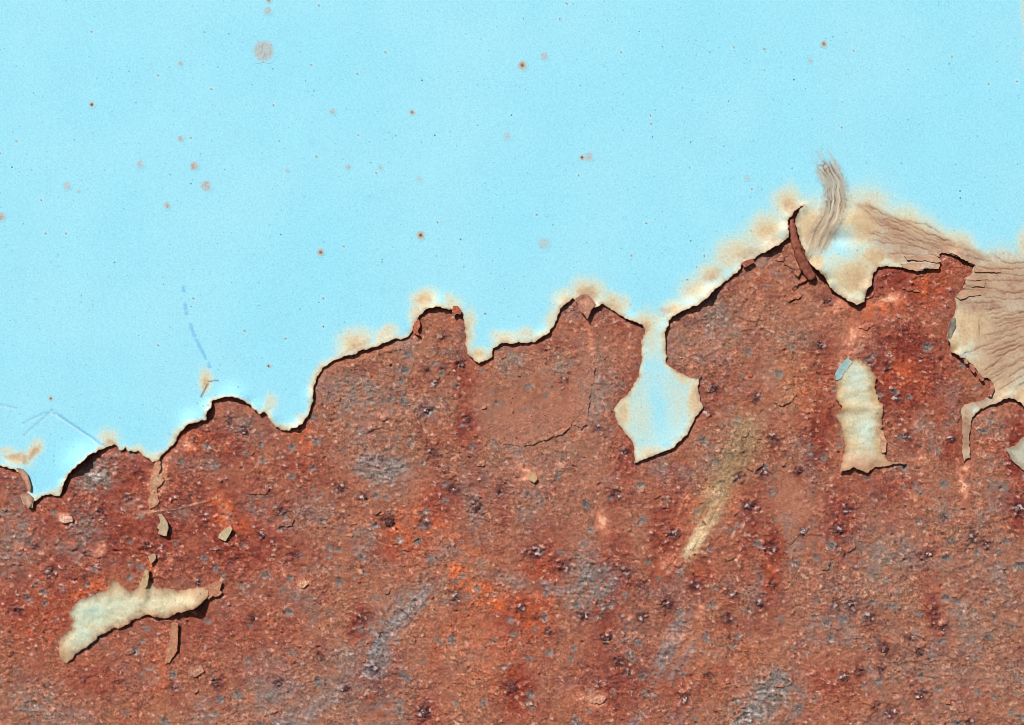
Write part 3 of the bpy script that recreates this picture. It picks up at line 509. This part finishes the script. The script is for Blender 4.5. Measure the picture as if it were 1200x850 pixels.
link('paint_sheet', film_mesh('paint_sheet', FL, FX, FY, film_z, film_color, 1.0, kd=KD), M_PAINT, paint)

def film_at(x, y):
    a = np.array([float(x)]); b = np.array([float(y)]); d = np.array([KD.find((x, y, 0))[2]])
    return float(film_z(a, b, d)[0])
# rust spots that have come up through the paint: low grainy blisters
for k, (sx, sy, r, amt, dark) in enumerate(SPOTS):
    nr, na = 8, 30
    rr = np.concatenate([[0], np.repeat(np.linspace(.14, 1.35, nr), na)]) * r
    aa = np.concatenate([[0], np.tile(np.arange(na) * 2 * math.pi / na, nr)])
    rr = rr * (1 + .10 * np.sin(3 * aa + k) + .06 * np.sin(7 * aa + 2 * k))
    x = sx + rr * np.cos(aa); y = sy + rr * np.sin(aa); q = rr / r
    d = np.full(len(x), 200.0); z0 = film_z(x, y, d); c = film_color(x, y, d)
    g = fbm(x, y, 3.0, 2, 150 + k); m = sst(1.2, .75, q + .4 * g) * amt; dark = dark if dark > .3 else 0
    c = mixc(c, alb(192, 178, 168), m * .9); c = mixc(c, alb(162, 140, 128), m * sst(.0, .4, g) * .8)
    if dark: c = mixc(c, alb(206, 186, 140), sst(1.1, .4, q) * .4 * dark); c = mixc(c, alb(96, 80, 70), sst(.55, .25, q + .2 * g) * dark)
    z = z0 + .12 + .14 * m * np.clip(1.2 - q, 0, 1) + m * .10 * g
    co = np.stack([(x - sx) * S, -z * S, (sy - y) * S], -1)
    i0 = 1 + np.arange(nr * na).reshape(nr, na); nx_ = np.roll(i0, -1, 1)
    qd = np.stack([i0[:-1], nx_[:-1], nx_[1:], i0[1:]], -1).reshape(-1, 4)[:, ::-1]; tr = np.stack([np.zeros(na, int), i0[0], nx_[0]], -1)[:, ::-1]
    link('rust_spot', raw_mesh('rust_spot', co, qd[:, ::-1], c, None, True, tr), M_PAINT, paint, ((sx - 600) * S, 0, (425 - sy) * S))

# ------------------------------------------------------------------ loose pieces: one builder for flakes, slivers, splinters and scales
def piece(name, poly, mat, cols, base=2.0, lift=2.0, tilt=(0, 0), bulge=0.0, jag=.6, seed=1, parent=None, thick=.9, step=1.2, rimcol=(180, 130, 100), colf=None, zf=None, lifts=()):
    P = np.array(poly, float); cx, cy = P[:, 0].mean(), P[:, 1].mean()
    lp = densify(poly, .45, jag, seed); x0, y0 = lp.min(0) - 2; x1, y1 = lp.max(0) + 2
    xs = np.arange(x0, x1 + step, step); ys = np.arange(y0, y1 + step, step)
    def z_(x, y, d):
        e = np.clip(1 - d / 10, 0, 1) ** 2
        z = base + tilt[0] * (x - cx) + tilt[1] * (y - cy) + e * lift * .3 * (1 + fbm(x, y, 14, 2, seed + 9)) + .35 * fbm(x, y, 6, 3, seed + 6) + bulge * sst(0, 12, d) + .5 * fbm(x, y, 16, 2, seed + 4)
        for lx, ly, r, hh in lifts: z = z + hh * np.exp(-((x - lx) ** 2 + (y - ly) ** 2) / (r * r))
        return z + (zf(x, y, d) if zf else 0)
    def c_(x, y, d):
        n = fbm(x, y, 9, 3, seed + 20); nf = fbm(x, y, 3.2, 2, seed + 22)
        c = np.broadcast_to(alb(*cols[0]), x.shape + (3,)).copy()
        if len(cols) > 1: c = mixc(c, alb(*cols[1]), sst(10.0, .5, d + 5 * n) * .9)
        if len(cols) > 2: c = mixc(c, alb(*cols[2]), sst(3.0, .3, d + 2 * n) * .8)
        fg = fbm(x, y, 2.6, 2, seed + 25); c = mixc(c, alb(178, 128, 98), sst(.25, .6, n + .5 * nf) * sst(16, 3, d) * .6); c = c * (1 + .22 * fg[:, None] + .16 * nf[:, None] + .12 * n[:, None])
        return np.clip(colf(x, y, d, c) if colf else c, .004, .86)
    me = film_mesh(name, lp, xs, ys, z_, c_, thick, 999, (cx, cy), None, rimcol)
    return link(name, me, mat, parent, ((cx - 600) * S, 0, (425 - cy) * S))

CREAM, TAN, PINK = (212, 203, 170), (180, 142, 108), (142, 92, 74)
def isle_col(x, y, d, c):
    n = fbm(x, y, 12, 3, 300)
    c = mixc(c, alb(202, 220, 206), blobs(x, y, [(1003,446,12,24,0,1),(1014,500,11,30,0,.9)]) * sst(-.6, .2, n) * sst(1, 10, d))
    c = mixc(c, alb(196, 150, 120), np.clip(blobs(x, y, [(1010,545,40,14,0,1),(985,535,10,20,0,.7),(1030,540,20,8,0,.8)]), 0, 1) * .85)
    c = mixc(c, alb(206, 176, 130), blobs(x, y, [(990,478,14,6,0,1),(1026,470,8,18,0,.9),(1010,479,18,7,0,.6),(996,522,14,6,0,.7),(984,460,6,14,0,.7),(1030,520,6,14,0,.8),(990,505,6,16,0,.6)]) * sst(-.7, .1, n) * .95)
    return c
isle = empty('paint_flake', 1008, 485, 'long upright cream paint flake with a bright blue corner at its top', 'paint flake', 'paint flakes left on the rust')
piece('flake_body', ISLE, M_PAINT, [CREAM, TAN, PINK], 2.4, 1.2, seed=21, parent=isle, jag=1.5, bulge=.7, colf=isle_col, lifts=[(1010,551,14,3.2),(990,549,10,3),(982,480,5,1.5)],
      zf=lambda x, y, d: 1.2 * np.exp(-((y - 477) / 5) ** 2) + 1.0 * fbm(x, y, 20, 2, 303) + .6 * np.sin((y - 420) / 7.0) * sst(1000, 985, x))
bc = piece('blue_corner', [(993,419.5),(997,424),(994,431),(988,437),(984,444),(979,446),(977,440),(984,427)], M_PAINT, [(138, 186, 200), (156, 190, 188)], 3.5, .4, seed=23, parent=isle, jag=.9, thick=.5, rimcol=(170, 180, 170), colf=lambda x, y, d, c: mixc(c, alb(206, 214, 188), sst(-3, 5, (x - 986) * .75 + (y - 432) * .3 - 4 + 4 * fbm(x, y, 7, 2, 305)) * .8)); bc['label'] = 'deep blue corner'
piece('curled_edge', [(1026,500),(1034,505),(1038,518),(1037,530),(1032,531),(1031,515)], M_SCALE, [(182, 128, 104), (206, 160, 130)], 3.4, 2.0, (.12, 0), seed=25, parent=isle)

def low_col(x, y, d, c):
    n = fbm(x, y, 10, 3, 310)
    c = mixc(c, alb(196, 216, 196), blobs(x, y, [(110,718,26,16,-20,1),(98,740,14,18,20,.8),(140,708,20,12,0,.5)]) * sst(-.7, .1, n))
    c = mixc(c, alb(196, 160, 122), np.clip(blobs(x, y, [(232,694,22,10,0,.9),(74,765,9,14,0,.9),(170,690,8,14,10,.8),(135,690,10,10,0,.6),(190,695,16,8,0,.4),(210,712,20,8,0,.4),(245,690,10,10,0,1)]), 0, 1) * .9)
    return c
low = empty('paint_flake', 155, 720, 'long lying cream green paint flake with a dark gap under its lower edge', 'paint flake', 'paint flakes left on the rust')
piece('flake_body', LOWER, M_PAINT, [CREAM, TAN, PINK], 2.0, .8, (.004, .006), seed=31, parent=low, jag=1.4, bulge=.6, colf=low_col, lifts=[(230,710,14,9),(207,717,10,4),(150,732,14,1.5),(110,752,14,.8),(172,672,6,3),(128,680,6,2),(180,722,8,3)],
      zf=lambda x, y, d: 1.0 * fbm(x, y, 18, 2, 313) + 2.0 * np.exp(-((x - 171) / 4) ** 2 - ((y - 688) / 14) ** 2) - 1.2 * np.exp(-((x - 179) / 4) ** 2 - ((y - 692) / 10) ** 2))
tp = piece('folded_tip', [(166,686),(168,676),(172,668),(175.5,667),(176,676),(174,686),(170,691)], M_PAINT, [(170, 148, 104), (190, 160, 120)], 5.0, .8, (.25, 0), seed=33, parent=low, jag=.3); tp['label'] = 'olive tip folded upright'
et = piece('rusty_end', [(240,688),(247,684),(256,680),(261,681),(258,690),(261,694),(256,699),(250,697),(246,702),(241,700)], M_SCALE, [(176, 116, 88), (190, 132, 104)], 3.2, 1.2, (.03, 0), seed=34, parent=low, jag=.8); et['label'] = 'brown rusted end'
def corner_col(x, y, d, c): return mixc(c, alb(190, 190, 172), sst(2, 9, d) * .8)
tag(piece('paint_flake', CORNER, M_PAINT, [(186, 186, 168), (170, 150, 126)], 2.4, 1.6, seed=41, colf=corner_col), 'grey green paint flake cut off by the right edge beside dark red rust', 'paint flake', 'paint flakes left on the rust')
tag(piece('paint_chip', [(271.5,616),(273.5,619),(270,626),(265,634),(260,632),(256,630),(258,625),(264,620)], M_PAINT, [(206, 194, 156), (196, 176, 138)], 4.0, .6, (.10, -.03), seed=43, jag=.35), 'small four sided beige chip beside a bright orange rust patch', 'paint chip', 'small chips stuck to the rust')
tag(piece('paint_chip', [(186,603),(190,602),(195,607),(198,613),(198.5,620),(196.5,628),(191,627),(185.5,625),(188,620),(184.5,618),(189,612)], M_PAINT, [(186, 180, 150), (176, 150, 122)], 3.6, 1.6, (.22, .04), seed=45, jag=.5), 'curved greyish chip with a dark shadow down its right side', 'paint chip', 'small chips stuck to the rust')
tag(piece('paint_chip', [(174,652),(179,649),(183,648.5),(184,653),(181,658),(177,661),(175.5,656)], M_PAINT, [(180, 168, 138), (176, 140, 112)], 3.2, 1.0, (.12, .1), seed=47, jag=.4), 'tiny rounded chip just above the folded tip of the long lying flake', 'paint chip', 'small chips stuck to the rust')
tag(piece('paint_sliver', [(202,729),(206,728.5),(210,730),(209.5,742),(209,752),(208.5,762),(203,770),(199,777),(193,778),(195,768),(196,757),(201,747),(199,741)], M_SCALE, [(178, 136, 108), (188, 126, 98)], 2.8, 1.2, (.10, -.03), seed=49, jag=.5), 'narrow brownish sliver hanging below the long lying flake', 'paint sliver', 'small chips stuck to the rust')
tag(piece('paint_chip', [(622,553),(626,554),(630,561),(626,566),(620,562),(618,556)], M_PAINT, [(196, 176, 132), (190, 150, 112)], 2.6, .8, (.05, .05), seed=51, jag=.3), 'tiny tan chip on a pale orange patch in the middle of the rust', 'paint chip', 'small chips stuck to the rust')
tag(piece('paint_sliver', [(182,541),(188,539),(189,548),(187,556),(193,562),(190,568),(184,572),(185,580),(188,588),(182,594),(175,597),(174,588),(177,574),(175,564),(180,553)], M_SCALE, [(206, 176, 142), (190, 130, 100)], 1.9, .4, seed=53, jag=1.2, thick=.6), 'pale vertical sliver directly under the blue paint notch at left', 'paint sliver', 'small chips stuck to the rust')
tag(piece('paint_chip', [(1112,376),(1118,372),(1119,381),(1117,389),(1113,398),(1108,401),(1110,391),(1109,384)], M_PAINT, [(206, 206, 190), (120, 106, 96)], 3.4, 1.8, (-.15, 0), seed=55, jag=.9), 'crumpled whitish chip at the left edge of the cracked tan paint', 'paint chip', 'small chips stuck to the rust')

# parts of the blue layer that curl, fold or stand off
def curl(name, pts, wid, cols, z0, z1, label=None, seed=61):
    """a narrow strip rolled across its width"""
    n = 34; m = 9; P = np.array(pts, float); s = np.concatenate([[0], np.cumsum(np.hypot(*np.diff(P, axis=0).T))]); u = np.linspace(0, s[-1], n)
    px = np.interp(u, s, P[:, 0]); py = np.interp(u, s, P[:, 1]); tx = np.gradient(px); ty = np.gradient(py); l = np.hypot(tx, ty); nx_, ny_ = -ty / l, tx / l
    wd = np.interp(u / s[-1], np.linspace(0, 1, len(wid)), wid) * (1 + .35 * perlin(u / 5, u * 0 + seed, seed))
    v = np.linspace(-1, 1, m); XX = px[:, None] + nx_[:, None] * wd[:, None] * v; YY = py[:, None] + ny_[:, None] * wd[:, None] * v
    ZZ = np.interp(u / s[-1], [0, .5, 1], [z0, z1, z0])[:, None] + (1 - v ** 2) * wd[:, None] * .38 + .5 * fbm(XX, YY, 6, 2, seed)
    ii = np.arange(n * m).reshape(n, m); q = np.stack([ii[:-1, :-1], ii[:-1, 1:], ii[1:, 1:], ii[1:, :-1]], -1).reshape(-1, 4)
    nn = fbm(XX, YY, 5, 3, seed + 3); c = np.broadcast_to(alb(*cols[0]), XX.shape + (3,)).copy(); c = mixc(c, alb(*cols[1]), sst(-.2, .5, nn)); c = mixc(c, alb(*cols[2]), sst(.7, 1, np.abs(v))[None] * np.ones_like(nn) * .7)
    cx, cy = px.mean(), py.mean(); f = np.stack([(XX - cx) * S, -ZZ * S, (cy - YY) * S], -1).reshape(-1, 3); bk_ = f.copy(); bk_[:, 1] += .8 * S
    per = np.concatenate([ii[0, :-1], ii[:-1, -1], ii[-1, :0:-1], ii[:0:-1, 0]]); N = n * m
    rq = np.stack([per, np.roll(per, -1), N + np.roll(per, -1), N + per], -1)
    t = np.concatenate([c.reshape(-1, 3)] * 2)
    o = link(name, raw_mesh(name, np.concatenate([f, bk_]), np.concatenate([q[:, ::-1], N + q, rq]), t, np.full(2 * N, .1)), M_SCALE, paint, ((cx - 600) * S, 0, (425 - cy) * S))
    if label: o['label'] = label
    return o
RB = [(134, 72, 56), (156, 92, 72), (112, 56, 46)]
curl('curled_strip', [(927,258),(928,268),(930,282),(934,296),(939,308),(946,320),(953,328)], [2.2, 4.2, 4.6, 5, 5.5, 6, 4], RB, 4.5, 7.0, 'rusty underside of a torn strip curled forward')
ct = piece('curled_tip', [(673,351),(680,346),(688,345),(695,352),(698,357),(692,365),(688,375),(685,370),(680,365),(678,359)], M_SCALE, [(188, 138, 116), (168, 112, 92)], 4.6, 1.5, (0, .10), seed=63, parent=paint, jag=.4); ct['label'] = 'pinkish tip bent over the rust'
piece('curled_tip', [(531,359),(536,358.5),(541,364),(540,369),(535,368),(532,372),(530,366)], M_SCALE, [(190, 112, 86), (160, 84, 64)], 4.6, 1, (.1, 0), seed=65, parent=paint, jag=.3)
piece('curled_tip', [(486,378),(491,374),(493,381),(490,388),(493,394),(487,392),(484,389)], M_SCALE, [(196, 110, 84), (170, 92, 72)], 3.0, 1, (.1, 0), seed=66, parent=paint, jag=.4)
piece('curled_tip', [(868,309),(873,306),(881,304),(884,307),(878,311),(872,314)], M_SCALE, [(168, 104, 82), (150, 84, 66)], 4.4, 1, seed=67, parent=paint, jag=.3)
for k, pl in enumerate([[(20,548),(28,549),(34,556),(37,566),(38,576),(34,574),(31,564),(25,556)], [(24,580),(33,577),(40,582),(39,590),(35,596),(30,590)]]):
    piece('curled_edge', pl, M_PAINT, [(214, 196, 172), (170, 120, 96)], 4.2, 1.4, (.05, 0), seed=70 + k, parent=paint, jag=.4)
SPL = [[(1058,300),(1082,301),(1097,301),(1103,307),(1098,308.5),(1084,306),(1062,305)], [(1054,309),(1083,308.5),(1100,311),(1099,316),(1083,315.5),(1073,318.5),(1058,314.5)], [(1086,294),(1095,297),(1101,301),(1096,300),(1088,297)], [(1104,291),(1122,295),(1138,305),(1143,311),(1130,306),(1118,300),(1104,296)],
       [(1128,327),(1140,322),(1157,322.5),(1157,328),(1140,328.5),(1131,329)], [(1127,338),(1132,331),(1152,331.5),(1153,336.5),(1138,336.5)], [(1118,348),(1127,340),(1146,340),(1150,346),(1134,348),(1124,352)], [(1141,313),(1156,317.5),(1172,317.5),(1172,320),(1156,319),(1141,319.5)]]
for k, pl in enumerate(SPL):
    cx = np.mean([p[0] for p in pl]); cy = np.mean([p[1] for p in pl])
    piece('paint_splinter', pl, M_PAINT, [(204, 172, 140), (186, 146, 120)], 3.8 if k < 2 else 2.75, .5, (.02 if k < 4 else -.015, .05), seed=80 + k, parent=paint, jag=.9, rimcol=(140, 92, 74))
for k, pl in enumerate([[(1135,427),(1139,426),(1142,434),(1140,438),(1136,433)], [(1144,436),(1148,438),(1152,445),(1149,447),(1145,442)], [(1158,446),(1162,448),(1164,456),(1160,465),(1156,464),(1159,456)], [(1128,421),(1133,422),(1133,427),(1129,426)]]):
    piece('curled_edge', pl, M_SCALE, [(196, 140, 116), (160, 96, 78)], 4.0, 1.4, (.1, .05), seed=95 + k, parent=paint, jag=.3, step=.9)

# ------------------------------------------------------------------ parts of the sheet: scales, scabs, crystal lumps
SCALES = [([(918,310),(921,304),(926,299),(934,301),(938,308),(941,314),(934,317),(927,314)], (172,112,90), 3.6, .14), ([(927,315),(934,316.5),(940,315),(937,320),(934,325),(930,320)], (186,120,98), 5.0, .2), ([(930,334),(937,328),(944,324.5),(945,327),(939,331),(933,336)], (186,116,92), 4.4, .1), ([(921,351),(927,345),(934,341),(939,347),(936,350),(929,350),(924,354)], (178,116,92), 3.0, .12), ([(905,300),(914,297),(921,299),(918,306),(910,306)], (176,118,92), 2.6, .05),
          ([(612,522),(625,514),(640,505),(652,508),(640,516),(622,521)], (184,118,94), 2.0, .08), ([(556,542),(563,537),(569,540),(566,546),(559,547)], (190,150,120), 2.0, .1), ([(648,505),(660,498),(668,500),(660,508),(650,512)], (186,122,98), 2.2, .08),
          ([(905,470),(914,462),(927,455),(933,462),(926,470),(916,476)], (176,132,98), 2.0, .1), ([(862,500),(872,495),(880,503),(874,512),(864,510)], (164,132,96), 2.0, .1), ([(874,548),(884,540),(895,538),(893,546),(884,553)], (176,120,92), 2.2, .1),
          ([(689,398),(694,400),(697,420),(696,438),(691,430),(688,412)], (192,132,104), 2.0, .03), ([(672,492),(684,488),(689,497),(680,503)], (170,110,90), 1.8, .1), ([(812,400),(823,392),(832,396),(826,404)], (172,116,92), 1.6, .1),
          ([(318,610),(330,603),(345,608),(343,616),(326,617)], (176,112,92), 2.4, .08), ([(350,680),(357,676),(362,684),(355,690),(349,687)], (224,172,134), 2.4, .05), ([(282,573),(300,570),(318,573),(310,579),(292,580)], (170,92,70), 2.2, .1), ([(222,782),(236,779),(240,788),(230,793),(221,790)], (200,150,126), 2.0, .1),
          ([(684,815),(700,811),(712,817),(704,824),(690,822)], (204,156,130), 2.4, .1), ([(1118,482),(1123,478),(1126,490),(1122,496),(1118,490)], (176,118,98), 1.8, .05), ([(962,470),(975,462),(979,474),(970,480)], (160,84,66), 1.8, .05), ([(1006,378),(1017,373),(1024,380),(1014,387),(1005,385)], (196,112,90), 2.0, .06), ([(66,607),(74,602),(84,605),(86,612),(76,613)], (224,186,172), 2.6, .1), ([(445,690),(452,684),(460,689),(453,696)], (150,124,112), 1.8, .05),
          ([(1014,343),(1020,338),(1025,343),(1021,349),(1015,350)], (170,96,76), 3.0, .05), ([(1056,337),(1066,335),(1072,339),(1064,342)], (190,124,96), 2.0, .1), ([(797,432),(806,436),(820,438),(826,434),(822,441),(818,449),(809,444)], (186,124,98), 2.4, .05), ([(585,560),(592,556),(596,562),(590,566)], (170,112,90), 1.8, .1),
          ([(140,760),(152,756),(160,763),(150,769)], (176,108,86), 1.8, .08), ([(845,650),(856,645),(862,652),(852,658)], (172,112,86), 1.8, .08), ([(985,640),(996,634),(1003,641),(993,648)], (180,104,78), 2.0, .08), ([(960,655),(966,650),(972,656),(970,668),(963,668)], (182,112,86), 1.8, .06)]
for k, (pl, col, b, tl) in enumerate(SCALES):
    cx = np.mean([p[0] for p in pl]); cy = np.mean([p[1] for p in pl])
    piece('rust_scale', pl, M_RUST, [col, tuple(int(v * .94) for v in col)], rust_z(cx, cy) + b * .42, .5, (tl * .3, tl * .8), seed=120 + k, parent=sheet, jag=1.3, rimcol=(140, 74, 54), thick=1.1, colf=lambda x, y, d, c, w=(.45 if min(col) > 120 else .72): c + (rust_fields(x, y)[1] - c) * w)
for pl, tx, ty, sd0 in [([(572,438),(610,428),(660,430),(690,440),(688,470),(668,500),(652,509),(638,516),(612,523),(588,520),(566,505),(556,470)], .003, .010, 201), ([(655,388),(686,390),(694,402),(697,424),(697,442),(691,462),(689,490),(676,500),(662,495),(652,440)], .03, .004, 203), ([(900,566),(925,556),(950,570),(952,598),(940,620),(926,640),(915,630),(902,600)], .004, .012, 205)]:
    cx = np.mean([p[0] for p in pl]); cy = np.mean([p[1] for p in pl])
    o = piece('rust_scale', pl, M_SCALE, [(178, 116, 94), (174, 112, 90)], .25, .3, (tx, ty), seed=sd0, parent=sheet, jag=1.6, rimcol=(140, 74, 54), thick=1.2, step=1.5, colf=lambda x, y, d, c: c + (rust_fields(x, y)[1] - c) * .6)
    o['label'] = 'smooth pinkish scale plate'
# small random scales, copies of six shapes
protos = []
for k in range(6):
    n = 7; a = np.sort(RNG.uniform(0, 2 * math.pi, n)); r = RNG.uniform(3.2, 5.6, n)
    ring = np.stack([r * np.cos(a) * 1.25, r * np.sin(a) * .8], -1)
    zz = -(ring[:, 1]) * -.18 + RNG.uniform(0, .5, n)
    v = [(0, -1.0 * S, 0)] + [(p[0] * S, -(1.0 + q) * S, -p[1] * S) for p, q in zip(ring, zz)] + [(p[0] * S, 1.0 * S, -p[1] * S) for p in ring]
    tr = [(0, 1 + (i + 1) % n, 1 + i) for i in range(n)]; qd = [(1 + i, 1 + (i + 1) % n, 1 + n + (i + 1) % n, 1 + n + i) for i in range(n)]
    c0 = alb(*[(172,106,82),(160,96,72),(178,114,88),(150,92,70),(168,88,62),(156,114,92)][k]); t = np.tile(c0, (len(v), 1)) * RNG.uniform(.85, 1.12, (len(v), 1))
    me = raw_mesh('rust_scale', np.array(v), qd, t, np.full(len(v), .1), False, tr); me.materials.append(M_SCALE); protos.append(me)
def open_spot(x, y): return sdf_coarse(np.array([x]), np.array([y]))[0] > 12
cnt = 0
while cnt < 150:
    x, y = RNG.uniform(2, 1198), RNG.uniform(290, 846)
    if not open_spot(x, y) or (975 < x < 1050 and 415 < y < 556) or (66 < x < 248 and 664 < y < 780): continue
    o = link('rust_scale', protos[cnt % 6], None, sheet, ((x - 600) * S, -rust_z(x, y) * S, (425 - y) * S))
    o.rotation_euler = (RNG.uniform(-.2, .2), RNG.uniform(-.7, .7), RNG.uniform(-.2, .2)); s = RNG.uniform(.4, .85); o.scale = (s, s * .8, s); cnt += 1
# crystal lumps: clusters of faceted grains, eight shapes
lumps = []
for k in range(8):
    V, T, K = [], [], []
    for g in range(16):
        a = RNG.uniform(0, 6.28); r = RNG.uniform(0, .8); gx_, gy_ = r * math.cos(a), r * math.sin(a); s = RNG.uniform(.14, .34) * (1.1 - r * .5)
        pts = [Vector((RNG.normal(), RNG.normal(), RNG.normal())).normalized() * s * RNG.uniform(.75, 1.2) for _ in range(12)]
        import bmesh
        bm = bmesh.new(); [bm.verts.new((p.x, p.y * .9, p.z)) for p in pts]; bmesh.ops.convex_hull(bm, input=bm.verts); bm.verts.index_update()
        off = len(V); sh = RNG.uniform(.6, 1.5); colr = alb(*[(92,54,54),(122,76,72),(70,44,46),(136,90,80),(104,46,38),(196,184,186)][int(RNG.integers(0, 6))])  # the whitish crystal colour stands in for bright glints
        for vv in bm.verts: V.append((vv.co.x + gx_, vv.co.y - .16 * (1 - r), vv.co.z + gy_)); K.append(colr * sh)
        for f in bm.faces: T.append([off + q.index for q in f.verts])
        bm.free()
    T = [t for t in T if len(t) == 3]
    me = raw_mesh('rust_nodule', np.array(V), np.zeros((0, 4), int), np.clip(np.array(K), .004, .8), np.full(len(V), 1.0), False, T); me.materials.append(M_CRYSTAL); lumps.append(me)
for k, (x, y, r) in enumerate(NODULES):
    if sdf_coarse(np.array([float(x)]), np.array([float(y)]))[0] < 5: continue
    o = link('rust_nodule', lumps[k % 8], None, sheet, ((x - 600) * S, -(rust_z(x, y) + .1) * S, (425 - y) * S))
    s = r * random.uniform(.38, .78) * S; o.scale = (s * RNG.uniform(.8, 1.2), s * .26, s * RNG.uniform(.8, 1.2)); o.rotation_euler = (0, RNG.uniform(0, 6.28), 0)
# loose grains, too small and too many to pick apart: one part
V, T, K = [], [], []; made = 0
while made < 5200:
    x, y = RNG.uniform(-5, 1205), RNG.uniform(250, 855)
    if sdf_coarse(np.array([x]), np.array([y]))[0] < 4: continue
    V.append((x, y)); made += 1
P = np.array(V); hz = np.clip(rust_fields(P[:, 0], P[:, 1])[0], -2, 4); VV, TT, KK = [], [], []
pal = [alb(*c) for c in ((188,136,110),(176,96,66),(120,56,42),(90,58,54),(150,126,116),(204,160,134),(160,80,52))]
for i, (x, y) in enumerate(P):
    s = RNG.uniform(.4, 1.15); off = len(VV); a0 = RNG.uniform(0, 6.28); c = pal[int(RNG.integers(0, 7))]
    VV.append((x, y, hz[i] + s * .9)); KK.append(c)
    for q in range(5):
        a = a0 + q * 1.2566 + RNG.uniform(-.3, .3); r = s * RNG.uniform(.8, 1.5); VV.append((x + r * math.cos(a), y + r * .8 * math.sin(a), hz[i] - .5)); KK.append(c * .9)
    for q in range(5): TT.append((off, off + 1 + (q + 1) % 5, off + 1 + q))
VV = np.array(VV); gm = raw_mesh('rust_grains', world(VV[:, 0], VV[:, 1], VV[:, 2]), np.zeros((0, 4), int), np.array(KK), np.full(len(VV), .4), False, TT)
gr = link('rust_grains', gm, M_RUST, sheet); gr['kind'] = 'stuff'
